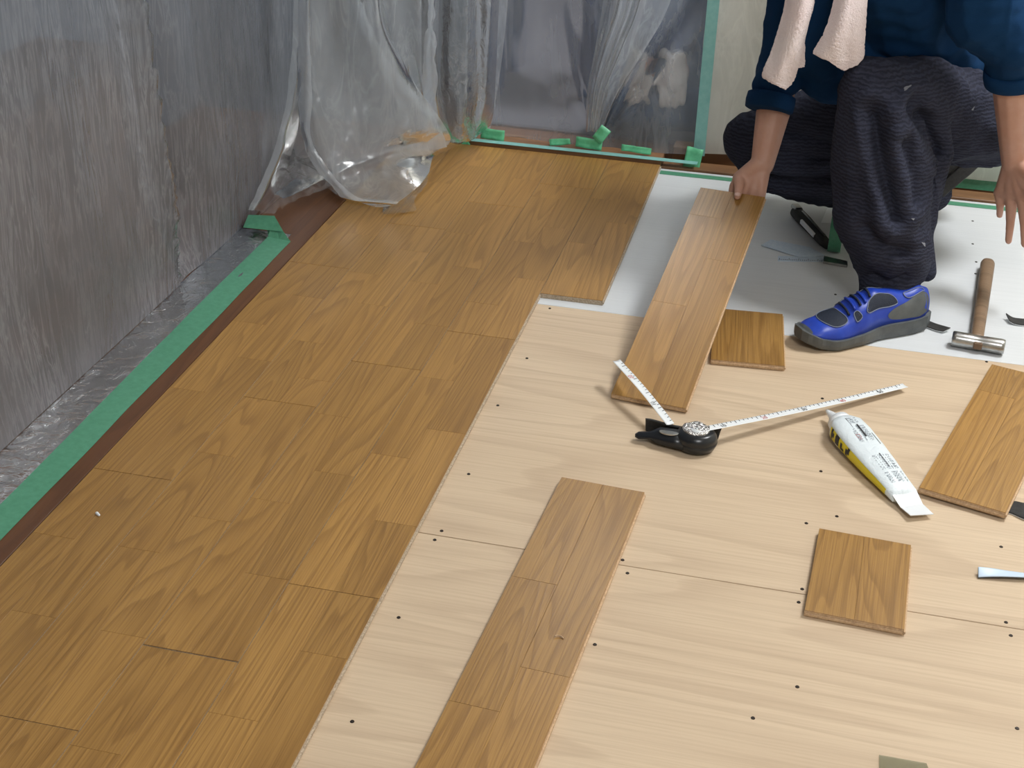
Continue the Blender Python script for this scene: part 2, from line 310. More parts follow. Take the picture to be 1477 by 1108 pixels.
# ------------------------------------------------------------------ left masking film and its tape
YA = .9
def film_end(z): return 3.46 - .39*math.exp(-z/.11)
def left_x(Y, z):
    yb = 2.62 - .13*z
    k_ = min(1, .04+z*5)
    x = .012*math.sin(Y*9+z*1.3) + .02*nz(Y*2.2, z*.5, 3.1) + .007*nz(Y*12+z*3, z*1.6, 7.7) + .003*nz(Y*34+z*8, z*6, 1.7)
    d = Y-yb
    if d > 0: x -= .10*math.exp(-((d-.05)/.05)**2)
    else: x += .035*math.exp(d/.05)
    x = -1.350 + x*k_
    return x
NU, NV = 260, 110; V = []
for j in range(NV+1):
    z = .004 + 1.7*(j/NV)**1.2
    for i in range(NU+1):
        Y = YA + (film_end(z)-YA)*i/NU; V.append((left_x(Y, z), Y, z))
tag(mesh_obj('plastic_sheet', V, [(j*(NU+1)+i, j*(NU+1)+i+1, (j+1)*(NU+1)+i+1, (j+1)*(NU+1)+i) for j in range(NV) for i in range(NU)], FILM_L, None, True),
    'long wrinkled grey plastic sheet hanging over the dark cabinet beside the taped floor edge', 'plastic sheet')
V = []; n = 150
for j in range(13):
    for i in range(n+1):
        Y = YA + (2.96-YA)*i/n; x = -1.354 + .134*j/12; V.append((x, Y, .002 + .006*abs(nz(Y*7+x*9, x*30, 2.))*math.sin(math.pi*min(1, (j+.5)/12)) + .002*abs(nz(Y*28, x*60, 9))*(1 if j < 11 else 0)))
tag(mesh_obj('floor_film', V, [(j*(n+1)+i, j*(n+1)+i+1, (j+1)*(n+1)+i+1, (j+1)*(n+1)+i) for j in range(12) for i in range(n)], FILM_F, None, True),
    'clear plastic film lying on the dark old floorboards under the long green tape', 'plastic film')
V = []; n = 60
for i in range(n+1):
    Y = .9 + 2.02*i/n; t = i/n
    V += [(-1.262-.004*math.sin(Y*3), Y, .0062+.0012*nz(Y*9, 1, 1)), (-1.236, Y, .0040+.0008*nz(Y*8, 4, 1)), (-1.207+.003*nz(Y*5, 2, 2), Y, .0012)]
Fc = [(3*i+k_, 3*i+k_+1, 3*i+k_+4, 3*i+k_+3) for i in range(n) for k_ in range(2)]
b = len(V); V += [(-1.30, 2.995, .028), (-1.262, 2.96, .045), (-1.228, 2.93, .02), (-1.336, 3.0, .02), (-1.334, 2.97, .035), (-1.332, 2.93, .018)]
Fc += [(b-3, b-2, b+1, b), (b-2, b-1, b+2, b+1), (b, b+1, b+4, b+3), (b+1, b+2, b+5, b+4)]
o = tag(mesh_obj('masking_tape', V, Fc, GREEN), 'long green tape holding film to the dark floor beside the oak planks', 'tape'); m = o.modifiers.new('t', 'SOLIDIFY'); m.thickness = .0004
def pX(x, y, X):
    d = ray(x, y); return Vector(CP + d*((X-CP[0])/d[0]))
LF = bpy.data.objects['plastic_sheet']
for line, wds in (([(443,-130),(440,0),(436,80),(428,150),(412,220),(392,272),(372,303)], [15,16,16,16,18,20,14]),):
    sheet('sheet_fold', [[pX(x-w_, y, -1.332), pX(x-w_*.3, y, -1.318), pX(x+w_*.5, y, -1.33)] for (x, y), w_ in zip(line, wds)], 10, 90, FILM_C, LF, lambda u, v, p: (.004*nz(v*11, u*2, 3), .005*nz(v*13, u, 2), 0), 0)
# covered cabinet behind the left film
cab = tag(empty('cabinet', (-1.70, 2.0, 0)), 'low dark brown cabinet hidden behind the long plastic sheet', 'cabinet')
box('body', -.16, .10, -1.1, 1.0, .001, .42, CAB, cab, .004)
for i in range(4): box('door', .101, .116, -1.09+.52*i, -.58+.52*i, .03, .41, CAB, cab, .003)
# ------------------------------------------------------------------ loose hanging sheets in the corner
wr = lambda a, fx, fz: (lambda u, v, p: (0, a*nz(p[0]*fx, p[2]*fz, 1.3)+a*.5*nz(p[0]*fx*2.6, p[2]*fz*2, 5.), 0))
def shpx(name, rows, nu, nv, mat, label, wrf, cat='plastic sheet'):
    ctrl = [[(pY(x, y, Y) if len(q) == 3 else g(x, y, Y)) for q in row for (x, y, Y) in [q[:3]]] for row in rows]
    return tag(sheet(name, ctrl, nu, nv, mat, None, wrf, 0), label, cat)
# inner wall behind the loose sheets is covered by a flat hazy sheet
shpx('plastic_sheet', [[(395,-160,3.50),(470,-160,3.56),(560,-160,3.62),(650,-160,3.68),(735,-160,3.745)], [(395,0,3.50),(470,0,3.56),(560,0,3.62),(650,0,3.68),(732,0,3.745)],
     [(385,120,3.42),(470,140,3.52),(560,140,3.60),(650,130,3.68),(720,110,3.745)], [(375,262,3.22),(470,228,3.36),(560,205,3.52),(640,196,3.66),(706,186,3.745)], [(372,305,3.12),(470,258,3.28),(560,220,3.50),(640,205,3.66),(700,191,3.73)]],
     90, 90, FILM_C, 'hazy plastic sheet filling the corner behind the loose hanging folds', wr(.03, 9, 3))
shpx('plastic_sheet', [[(432,-160,3.22),(452,-160,3.18),(500,-160,3.24),(540,-160,3.2),(556,-160,3.26)], [(432,0,3.22),(450,0,3.18),(500,0,3.25),(540,0,3.2),(552,0,3.27)],
     [(430,110,3.2),(450,110,3.16),(500,110,3.22),(552,80,3.22),(585,95,3.3)], [(436,195,3.18),(456,200,3.13),(510,205,3.2),(570,180,3.25),(640,180,3.38)],
     [(462,240,3.17),(480,250,3.14),(520,247,3.2),(566,220,3.27),(648,206,3.42)], [(478,262,3.16),(496,278,3.125),(540,270,3.17),(585,246,3.23),(625,226,3.37)],
     [(490,276,3.14),(515,292,3.105),(560,298,3.11),(600,272,3.17),(618,250,3.27)]], 90, 120, FILM_C, 'loose milky plastic sheet with its bottom end flopping onto the oak planks', wr(.012, 14, 4))
shpx('plastic_sheet', [[(516,-160,3.4),(560,-160,3.36),(600,-160,3.42),(628,-160,3.38),(640,-160,3.46)], [(516,0,3.4),(560,0,3.36),(600,0,3.42),(624,0,3.38),(634,0,3.46)],
     [(540,75,3.38),(575,80,3.35),(605,85,3.42),(622,75,3.4),(632,80,3.5)], [(566,130,3.38),(590,135,3.36),(612,140,3.45),(628,140,3.45),(636,140,3.52)],
     [(598,170,3.4),(615,180,3.4),(630,190,3.46),(640,195,3.52),(648,190,3.58)], [(548,246,3.37),(578,239,3.41),(612,232,3.46),(642,220,3.55),(668,206,3.65)]], 60, 90, FILM_C, 'twisted milky plastic fold crossing in front of the corner sheet', wr(.018, 16, 4))
shpx('plastic_sheet', [[(640,-160,3.62),(668,-160,3.58),(690,-160,3.64),(712,-160,3.62),(722,-160,3.70)], [(638,0,3.62),(668,0,3.58),(690,0,3.64),(708,0,3.62),(720,0,3.70)],
     [(636,120,3.62),(668,120,3.57),(690,120,3.64),(702,110,3.64),(716,100,3.71)], [(640,165,3.62),(665,160,3.56),(685,165,3.64),(700,150,3.66),(712,160,3.72)], [(645,207,3.60),(662,207,3.58),(680,203,3.63),(696,190,3.70),(708,180,3.735)]], 60, 90, FILM_F, 'clear crumpled plastic bunched beside the doorway film', wr(.012, 14, 5))
PS = [bpy.data.objects[n_] for n_ in ('plastic_sheet.001', 'plastic_sheet.002', 'plastic_sheet.003')]
def hem(rows, par):
    return sheet('film_hem', [[pY(*q) for q in r_] for r_ in rows], 14, 110, FILM_H, par, lambda u, v, p: (.006*nz(v*9, u, 2.)+.003*nz(v*24, u*2, 7.), .006*nz(p[0]*20, p[2]*9, 3), 0), 0)
hem([[(430,-160,3.165),(438,-160,3.155),(446,-160,3.165)],[(431,0,3.165),(440,0,3.155),(446,0,3.165)],[(431,100,3.15),(440,100,3.14),(449,100,3.15)],[(434,190,3.12),(442,192,3.11),(450,190,3.12)],[(452,238,3.10),(459,236,3.095),(465,232,3.105)],[(478,268,3.09),(486,268,3.085),(492,264,3.095)],[(498,286,3.08),(506,286,3.075),(512,282,3.085)],[(530,293,3.09),(536,291,3.085),(540,288,3.095)],[(566,296,3.10),(572,294,3.10),(576,291,3.105)]], PS[1])
hem([[(513,-160,3.33),(518,-160,3.325),(524,-160,3.33)],[(513,0,3.33),(518,0,3.325),(524,0,3.33)],[(528,55,3.32),(534,54,3.315),(542,52,3.32)],[(552,108,3.31),(560,106,3.305),(570,102,3.31)],[(572,150,3.33),(586,145,3.325),(602,138,3.33)],[(582,182,3.36),(606,176,3.355),(628,170,3.36)],[(575,214,3.35),(612,218,3.36),(645,212,3.40)]], PS[2])
hem([[(626,-160,3.37),(630,-160,3.365),(634,-160,3.37)],[(620,0,3.37),(624,0,3.365),(627,0,3.37)],[(612,60,3.375),(622,60,3.37),(628,60,3.375)],[(610,120,3.40),(624,120,3.395),(630,120,3.40)],[(618,175,3.43),(626,175,3.425),(630,178,3.43)]], PS[2])
# pocket of clear film flopped on the floor, and the crumple beside it
def flop(name, outline, zc, mat, label, amp):
    pts = [g(x, y, T+.003) for x, y in outline]; c = sum(pts, Vector())/len(pts); n = len(pts); m = 14; V = [c+Vector((0, 0, zc))]; Fc = []
    dense = [Vector(cr([np.array(pts[(i+k_) % n]) for k_ in (-1, 0, 1, 2)], 1+u/8)) for i in range(n) for u in range(8)]; N = len(dense)
    for j in range(1, m+1):
        for p in dense:
            t = j/m; q = c.lerp(p, t); V.append((q.x, q.y, T+.002+zc*(1-t)**.6*.6+amp*(.25+abs(nz(q.x*26, q.y*26, 3)))*(1-.55*t)))
    for i in range(N): Fc.append((0, 1+i, 1+(i+1) % N))
    for j in range(m-1):
        for i in range(N): a = 1+j*N; Fc.append((a+i, a+N+i, a+N+(i+1) % N, a+(i+1) % N))
    return tag(mesh_obj(name, V, Fc, mat, None, True), label, 'plastic film')
flop('crumpled_film', [(470,262),(492,286),(530,294),(562,297),(552,309),(580,308),(600,304),(598,290),(617,262),(606,232),(575,236),(520,250)], .012, FILM_F, 'crumpled clear film end lying on the oak planks under the loose sheet', .02)
flop('crumpled_film', [(366,300),(392,314),(420,296),(470,275),(492,262),(470,250),(440,235),(420,215),(405,235),(392,262)], .07, FILM_F, 'crumpled clear film heap on the dark old floor in the corner', .05)
# ------------------------------------------------------------------ doorway film with gathered folds
gx, gzz = -.612, .05
def door_y(x, z):
    a = math.atan2(x-gx, z-gzz+.02); r = math.hypot(x-gx, z-gzz)
    fold = .024*math.exp(-((a-.28)/.33)**2)*math.sin(a*30)*min(1, r/.12) + .012*math.exp(-((a)/.8)**2)*math.sin(a*13+1)*min(1, r/.2)
    return 3.768 + fold + .014*nz(x*5, z*1.3, 2) + .004*nz(x*22, z*5, 4)
V = []; NU, NV = 200, 110
for j in range(NV+1):
    z = .018 + 1.5*(j/NV)**1.3
    for i in range(NU+1): x = -1.0+.675*i/NU; V.append((x, door_y(x, z), z + (.02*abs(nz(x*9, 0, 0)) if j == 0 else 0)))
tag(mesh_obj('doorway_film', V, [(j*(NU+1)+i, j*(NU+1)+i+1, (j+1)*(NU+1)+i+1, (j+1)*(NU+1)+i) for j in range(NV) for i in range(NU)], FILM_B, None, True), 'translucent film across the doorway gathered in folds behind the planks', 'plastic sheet')
df = bpy.data.objects['doorway_film']
for rows, mt_ in (([[(895,-150,3.73),(945,-150,3.715),(1010,-150,3.735)],[(870,0,3.735),(915,0,3.715),(968,0,3.735)],[(858,70,3.735),(890,70,3.715),(930,72,3.735)],[(846,135,3.735),(868,135,3.72),(890,138,3.735)],[(845,190,3.74),(856,190,3.735),(868,192,3.74)]], FILM_C),
                 ([[(905,-150,3.71),(930,-150,3.70),(955,-150,3.71)],[(888,0,3.71),(906,0,3.70),(925,0,3.71)],[(868,70,3.71),(884,70,3.70),(898,72,3.71)],[(855,130,3.715),(864,130,3.71),(874,132,3.715)],[(850,186,3.73),(856,186,3.725),(862,188,3.73)]], FILM_H)):
    sheet('gathered_fold', [[pY(*q) for q in r_] for r_ in rows], 40, 60, mt_, df, lambda u, v, p: (0, .010*math.sin(u*17+v*2)*(1-.6*v), 0), 0)
o = box('vertical_tape', -.338, -.306, 3.752, 3.7528, .03, 1.5, TEAL); tag(o, 'upright pale green tape at the right side of the doorway film', 'tape')
V = []
for j in range(61):
    for i in range(81): x, z = -.325+2.7*i/80, .03+1.5*j/60; V.append((x, 3.790+.006*nz(x*6, z*3, 1)+.003*nz((x+z)*18, z*6, 3) - (.02*(1-i/3) if i < 3 else 0), z))
tag(mesh_obj('wall_film', V, [(j*81+i, j*81+i+1, (j+1)*81+i+1, (j+1)*81+i) for j in range(60) for i in range(80)], FILM_W, None, True), 'cream plastic film over the wall behind the kneeling worker', 'plastic sheet')
def patch(px, Y, label, sz, rot):
    p = pY(*px, Y); w_, h_ = sz; V = []
    for j in range(5):
        for i in range(9):
            a, b_ = (i/8-.5)*w_, (j/4-.5)*h_; ca, sa = math.cos(rot), math.sin(rot); X, Z = a*ca-b_*sa, a*sa+b_*ca
            V.append((p.x+X, Y - .004 + .006*nz(X*40, Z*40, px[0]) - .25*max(0, -Z), p.z+Z))
    o = tag(mesh_obj('tape_patch', V, [(j*9+i, j*9+i+1, (j+1)*9+i+1, (j+1)*9+i) for j in range(4) for i in range(8)], PATCHG, None, True), label, 'tape'); m = o.modifiers.new('t', 'SOLIDIFY'); m.thickness = .0005
patch((711,193), 3.735, 'green tape patch at the corner end of the doorway film', (.07, .032), -.04)
patch((808,204), 3.735, 'small crumpled green tape scrap under the clear film hem', (.06, .018), .15)
patch((850,206), 3.735, 'broad green tape patch under the gathered film folds', (.075, .030), -.06)
patch((868,193), 3.73, 'bent green tape scrap stuck to the gathered film folds', (.032, .045), -.6)
patch((918,215), 3.735, 'narrow green tape patch below the blue jeans behind the film', (.085, .018), -.04)
patch((1000,228), 3.732, 'green tape patch at the foot of the upright pale tape', (.046, .062), -.12)
patch((665,207), 3.70, 'green tape patch half hidden under the crumpled corner film', (.05, .03), .55)
# ------------------------------------------------------------------ loose boards
def loose(name, loc, rz, W, L, pat, label, mat=OAK, rot=None):
    t = tag(empty(name, loc, rz, rot), label, 'floor board', None); bm = bmesh.new(); bx(bm, -W/2, W/2, -L/2, L/2, 0.0002, T-.0012)
    bx(bm, -W/2+.002, W/2-.002, -L/2-.0022, -L/2+.001, .0035, .0075); bx(bm, W/2-.001, W/2+.0025, -L/2, L/2, .0035, .0072)
    bm_obj('core', bm, CORE, t); veneers(t, L, W, -W/2, -L/2, pat, mat, T); return t
def place(tl, tr, br, bl):
    top, bot = (Vector(tl)+Vector(tr))/2, (Vector(bl)+Vector(br))/2; d = top-bot; return (top+bot)/2, math.atan2(d.y, d.x)-math.pi/2, d.length
top = (g(812,688,T)+g(928,710,T))/2; bot = (g(770,1108,T)+g(598,1108,T))/2; d = (top-bot).normalized(); c = top - d*.4545
loose('floor_board', (c.x, c.y, 0), math.atan2(d.y, d.x)-math.pi/2, .149, .909, ([.30, .604], [.40]), 'long loose oak board lying on bare plywood beside the laid planks')
c, a, L = place(g(1180,763,T), g(1316,785,T), g(1305,908,T), g(1160,880,T)); loose('board_offcut', (c.x, c.y, 0), a, .150, L, ([], []), 'square oak offcut lying across the plywood joint below the white adhesive pack')
c, a, L = place(g(1045,449,T), g(1129,453,T), g(1132,528,T), g(1025,522,T)); d = g(1129,453,T)-g(1132,528,T)
rb = g(1132,528,T); dn = Vector((d.x, d.y, 0)).normalized(); nx_ = Vector((-dn.y, dn.x, 0)); c = rb + dn*d.length/2 + nx_*.075
loose('board_offcut', (c.x, c.y, 0), math.atan2(dn.y, dn.x)-math.pi/2, .150, d.length, ([], []), 'oak offcut lying between the slanted held board and the blue shoe', OAK)
bl, br, tl = g(1325,706,T), g(1450,738,T), g(1430,528,T); d = (tl-bl); dn = d.normalized(); wv = (br-bl); nn = Vector((dn.y, -dn.x, 0)); c = bl + d/2 + nn*.075
loose('floor_board', (c.x, c.y, .0045), math.atan2(dn.y, dn.x)-math.pi/2, .150, d.length, ([.42], []), 'short oak board resting on a black strip right of the adhesive pack')
# the held board: near end on the plywood, far end lifted by the hand
hb = (g(882,568,T)+g(990,588,T))/2; hb.z = 0; ht = g(1056.5,284,.18); U = (ht-hb).normalized(); A = Vector((1, 0, 0)); a_dir = (g(990,588,T)-g(882,568,T)).normalized()
A = (a_dir - U*a_dir.dot(U)).normalized(); Nn = A.cross(U).normalized(); HL = (ht-hb).length; R3 = Matrix((A, U, Nn)).transposed()
HC = hb + U*HL/2 + Nn*.001; held = loose('floor_board', HC, 0, .150, HL, ([.30, .62], [.47]), 'slanted oak board held up at one end by the worker', OAK, R3.to_euler())
END = ht
def HP(a, u, n): return END + A*a + U*u + Nn*(n+.006)     # frame of the lifted end, n measured from the middle of the board
# ------------------------------------------------------------------ the worker
RW, RE = pY(1100,236,3.12), pY(1128,100,3.22); RS = Vector((.0, 3.33, .76))
LW, LE = pY(1464,232,3.08), pY(1462,62,3.0); LS = Vector((.27, 3.0, .80))
LHIP, RHIP = pY(1408,172,3.27), Vector((.24, 3.43, .34)); LK, LA = pY(1262,132,3.0), Vector((.187, 2.905, .085)); RK, RA = pY(1086,205,3.40), pY(1318,276,3.50)
chest, belly, pelvis, neck = Vector((.115, 3.17, .72)), Vector((.20, 3.27, .53)), Vector((.30, 3.36, .36)), Vector((.06, 3.09, .93))
head = Vector((-.02, 3.0, 1.05))
bp = [[(pelvis, .12), (belly, .11), (chest, .12), (neck, .055), (head, .06)], [(LS, .05), (chest, .1), (RS, .05)],
      [(LS, .05), (LE, .043), (LE.lerp(LW, .35), .045), (LW, .030)], [(RS, .05), (RE, .042), (RE.lerp(RW, .35), .043), (RW, .0285)],
      [(pelvis, .11), (LHIP, .085), (LK, .05), (LA, .036), (LA+Vector((-.045, -.03, -.048)), .024)], [(pelvis, .11), (RHIP, .07), (RHIP.lerp(RK, .5), .04), (RK, .038), (RA, .034)],
      ('e', head+Vector((-.015, -.015, .035)), (.078, .09, .105)), ('e', head+Vector((-.04, -.045, -.03)), (.055, .06, .055)),
      [(head+Vector((-.075, -.075, .02)), .011), (head+Vector((-.088, -.086, -.015)), .014)], [(head+Vector((-.09, -.04, -.052)), .010), (head+Vector((-.05, -.085, -.052)), .010)],
      ('e', head+Vector((.045, -.075, .01)), (.018, .012, .03)), ('e', head+Vector((-.06, .06, .01)), (.012, .02, .03))]
# right hand: thumb on top of the board, four fingers curled underneath
a0 = .030
for da, tip, r in ((-.034, -.038, .0085), (-.012, -.046, .009), (.011, -.042, .0088), (.032, -.028, .0078)):
    bp.append([(RW, .022), (HP(a0+da*.9, .028, .004), .0145), (HP(a0+da, .012, -.018), .0105), (HP(a0+da, -.012, -.017), r), (HP(a0+da, tip, -.0165), r*.9)])
bp.append([(RW+Vector((-.008, -.01, 0)), .022), (HP(a0-.024, .042, .018), .018), (HP(a0-.020, .016, .022), .0125), (HP(a0-.016, -.006, .0185), .0100), (HP(a0-.014, -.026, .0155), .0088)])
bp.append([(RW, .027), (HP(a0+.0, .045, .004), .021)]); bp.append([(HP(a0-.022, .034, .002), .016), (HP(a0+.026, .034, .0), .0155)])
# left hand: hanging, fingers slightly curled
kn = [pY(1443,278,3.10), pY(1459,290,3.075), pY(1476,292,3.05), pY(1492,284,3.03)]; tips = [(1442,312,3.09), (1455,349,3.045), (1478,354,3.02), (1494,338,3.01)]
for kk, (tx, ty, tY), r in zip(kn, tips, (.0085, .0092, .009, .008)):
    tp = pY(tx, ty, tY); bp.append([(LW, .025), (kk, .0145), (kk.lerp(tp, .5)+Vector((0, -.006, 0)), r*1.1), (tp+Vector((0, .006, 0)), r*.9)])
bp.append([(kn[0], .016), (kn[3], .015)]); bp.append([(LW, .024), (pY(1500,262,3.02), .015), (pY(1508,300,2.99), .0105), (pY(1502,325,2.98), .0095)])
body = blob('person', bp, .0034, SKIN, None, 5)
tag(body, 'kneeling worker in navy shirt and dark ribbed trousers holding up a board', 'person')
def nail(c, fwd, up, w_, l_, par):
    s = fwd.cross(up).normalized(); V = []; n = 8
    for j in range(n+1):
        for i in range(n+1):
            a, b_ = i/n*2-1, j/n*2-1; rr = 1 if abs(b_) < .4 else math.sqrt(max(.05, 1-((abs(b_)-.4)/.62)**2)); V.append(c + s*a*w_*rr + fwd*b_*l_ + up*(.0014-.0022*a*a-.0006*b_*b_))
    o = mesh_obj('thumbnail', V, [(j*(n+1)+i, j*(n+1)+i+1, (j+1)*(n+1)+i+1, (j+1)*(n+1)+i) for j in range(n) for i in range(n)], NAIL, par, True); m = o.modifiers.new('t', 'SOLIDIFY'); m.thickness = .0006
nail(HP(a0-.014, -.0265, .0228), -U, Nn, .0066, .0075, body)
for s in ((-.074, -.045, .035), (-.04, -.08, .035)): 
    bm = bmesh.new(); bmesh.ops.create_uvsphere(bm, u_segments=12, v_segments=8, radius=.012); o = bm_obj('eye', bm, plain('eye_white', (.7, .7, .68), .2), body, True); o.location = head+Vector(s)
blob('hair', [('e', head+Vector((0, 0, .055)), (.083, .094, .098)), ('e', head+Vector((.03, .03, .02)), (.075, .08, .09))], .006, plain('black_hair', (.012, .01, .01), .6), body, 4)
# trousers
def folds(amp, s1, s2):
    def fn(p, nrm):
        v = nz(p.x*s1, p.y*s1, p.z*s2); r_ = 1-abs(v)*2; w2 = nz(p.x*s1*2.1+3, p.y*s1*2.1, p.z*s2*1.7); return amp*(.6*v + .5*max(0, r_)**3*.6 + .4*w2)
    return fn
fl = folds(.015, 9, 4)
CREASE = [([(1258,168),(1268,215),(1280,262),(1292,305)], 2.88, .024, .014), ([(1318,150),(1338,190),(1352,225)], 2.97, .022, .013), ([(1305,210),(1318,250),(1322,285)], 2.9, .018, .012), ([(1248,330),(1270,352),(1300,362)], 2.85, .014, .012),
          ([(1105,258),(1150,264),(1198,262)], 3.33, .022, .010), ([(1120,190),(1160,200),(1200,214)], 3.33, .014, .011), ([(1262,398),(1280,406),(1305,398)], 2.86, .012, .008)]
CREASE = [([pY(x, y, Y) for x, y in P_], A_, s_) for P_, Y, A_, s_ in CREASE]
def crease(p):
    t_ = 0
    for P_, A_, s_ in CREASE:
        best = 9
        for a_, b_ in zip(P_, P_[1:]):
            ab = b_-a_; u_ = max(0, min(1, (p-a_).dot(ab)/ab.dot(ab))); q_ = p-(a_+ab*u_); best = min(best, math.hypot(q_.x, q_.z) if abs(q_.y) < .09 else 9)
        if best < .07: t_ += -A_*math.exp(-(best/s_)**2) + .45*A_*math.exp(-((best-.032)/.016)**2)
    return t_
def trouser_disp(p, nrm): return fl(p, nrm)*(1 if p.z > .1 else .3) + (crease(p) if nrm.y < .1 else 0)
tp = [[(LK+Vector((.004, .01, -.008)), .082), (pY(1330,138,3.12), .094), (pY(1392,168,3.22), .108), (LHIP+Vector((.02, .02, 0)), .115)],
      [(LK, .078), (pY(1266,175,2.985), .092), (pY(1268,240,2.97), .104), (pY(1272,305,2.945), .106), (pY(1288,352,2.935), .090), (pY(1286,392,2.92), .068), (pY(1277,418,2.905), .060), (pY(1274,430,2.90), .057)],
      [(pY(1318,165,3.06), .055), (pY(1350,212,3.05), .028), (pY(1345,245,3.03), .034), (pY(1322,292,2.99), .045), (pY(1326,345,2.965), .034), (pY(1336,392,2.955), .024)],
      [(RK, .075), (pY(1130,190,3.43), .085), (RHIP, .115), (pelvis, .14), (LHIP, .112)],
      [(RK+Vector((.02, 0, -.025)), .068), (pY(1150,240,3.42), .088), (pY(1240,258,3.46), .09), (RA, .062), (pY(1345,278,3.53), .05)]]
TRO = blob('trousers', tp, .005, TROUSER, body, 5, trouser_disp)
# shirt: torso and sleeves ending below the elbow
sp = [[(pelvis+Vector((-.03, -.02, .07)), .140), (belly+Vector((0, 0, .0)), .148), (chest, .155), (chest.lerp(neck, .55), .10), (chest.lerp(neck, .8), .075)],
      [(LS, .085), (chest+Vector((0, 0, .04)), .14), (RS, .085)],
      [(LS, .085), (pY(1425,20,3.0), .086), (LE, .070), (pY(1463,88,3.02), .057)], [(RS, .082), (pY(1150,-10,3.24), .064), (RE, .060), (pY(1118,122,3.18), .052)],
      [(belly+Vector((-.06, -.05, -.02)), .10), (pY(1190,118,3.2), .055)], [(belly, .11), (pY(1192,70,3.2), .085), (pY(1196,-30,3.22), .10), (RS, .08)]]
fs = folds(.011, 12, 9)
blob('shirt', sp, .0052, SHIRT, body, 4, lambda p, n_: fs(p, n_))
# cuffs of the rolled sleeves
def ring(name, c, ax, r, h, mat, par):
    ax = ax.normalized(); a = ax.cross(Vector((0, 1, .2))).normalized(); b_ = ax.cross(a); rings = []
    for k_, (t, rr) in enumerate(((-.5, .93), (-.45, 1.0), (0, 1.03), (.45, 1.0), (.5, .93))):
        rings.append([c + ax*h*t + (a*math.cos(q) + b_*math.sin(q))*r*rr*(1+.02*math.sin(3*q)) for q in [2*math.pi*i/40 for i in range(40)]])
    return loft(name, rings, mat, par)
ring('sleeve_cuff', pY(1111,148,3.155), RW-RE, .0545, .036, SHIRT, body); ring('sleeve_cuff', pY(1464,106,3.03), LW-LE, .062, .034, SHIRT, body)
from mathutils.bvhtree import BVHTree
_bv = BVHTree.FromPolygons([v.co for v in TRO.data.vertices], [p_.vertices[:] for p_ in TRO.data.polygons])
def smear(px, py, w_, h_, rot):
    V = []; N = 24
    for k_ in range(N+1):
        a = 2*math.pi*k_/N; rr = 0 if k_ == N else 1+.3*math.sin(3*a+px); dx, dy = w_*rr*math.cos(a), h_*rr*math.sin(a)
        d_ = Vector(ray(px+dx*math.cos(rot)-dy*math.sin(rot), py+dx*math.sin(rot)+dy*math.cos(rot))); hit = _bv.ray_cast(Vector(CP), d_)
        if hit[0] is None: return
        V.append(hit[0]+hit[1]*.0012)
    mesh_obj('paint_smear', V, [(k_, (k_+1) % N, N) for k_ in range(N)], SMEAR, TRO, True)
SMEAR = plain('dried_paint', (.22, .23, .26), .8)
for q in ((1308,127,6,2.2,-.6), (1403,157,3,1.0,-1.0), (1332,352,3.5,1.6,.9), (1317,316,2,1.2,.2)): smear(*q)
# towel round the neck, its two ends hanging in front of the shirt
tow = tag(empty('towel', (neck.x, neck.y, neck.z)), 'pale pink terry towel hung round the neck of the kneeling worker', 'towel')
def towp(rows, nm='towel_end'):
    ctrl = [[tuple(pY(*q)-neck) for q in row] for row in rows]
    o = sheet(nm, ctrl, 44, 120, TOWEL, tow, lambda u, v, p: (0, .004*nz(p[0]*45, p[2]*14, 1)+.0016*nz(p[0]*330, p[2]*330, 1), 0), .006); return o
towp([[(1150,-95,3.04),(1168,-95,3.02),(1185,-95,3.03)], [(1134,0,3.0),(1156,0,2.975),(1172,0,2.995)], [(1118,60,2.985),(1142,62,2.96),(1158,64,2.985)], [(1102,100,2.975),(1122,112,2.955),(1146,112,2.98)], [(1101,111,2.975),(1118,122,2.955),(1133,130,2.965)]])
towp([[(1165,-95,3.05),(1172,-95,3.045),(1182,-95,3.05)], [(1152,0,3.01),(1162,0,3.005),(1175,0,3.01)], [(1146,50,2.995),(1154,50,2.99),(1162,50,2.995)], [(1141,96,2.99),(1150,97,2.985),(1160,96,2.99)]])
towp([[(1222,-95,3.04),(1240,-95,3.02),(1258,-95,3.04)], [(1204,0,2.995),(1224,0,2.97),(1250,0,2.995)], [(1190,45,2.975),(1212,48,2.955),(1247,52,2.985)], [(1175,72,2.97),(1196,80,2.95),(1243,86,2.98)], [(1174,76,2.97),(1193,87,2.95),(1217,102,2.965)]])
# the loop behind the neck
V = []
for i in range(41):
    a = math.pi*i/40; c = Vector((.085*math.cos(a)*-.75 + .05*math.sin(a), .085*math.cos(a)*.6*-1 + .10*math.sin(a)*.9, .02*math.sin(a)))
    for j in range(5): V.append(Vector((c.x*(1+.1*j), c.y*(1+.1*j), c.z+.03-.02*j)))
o = mesh_obj('towel_loop', V, [(i*5+j, i*5+j+1, (i+1)*5+j+1, (i+1)*5+j) for i in range(40) for j in range(4)], TOWEL, tow, True); m = o.modifiers.new('t', 'SOLIDIFY'); m.thickness = .006
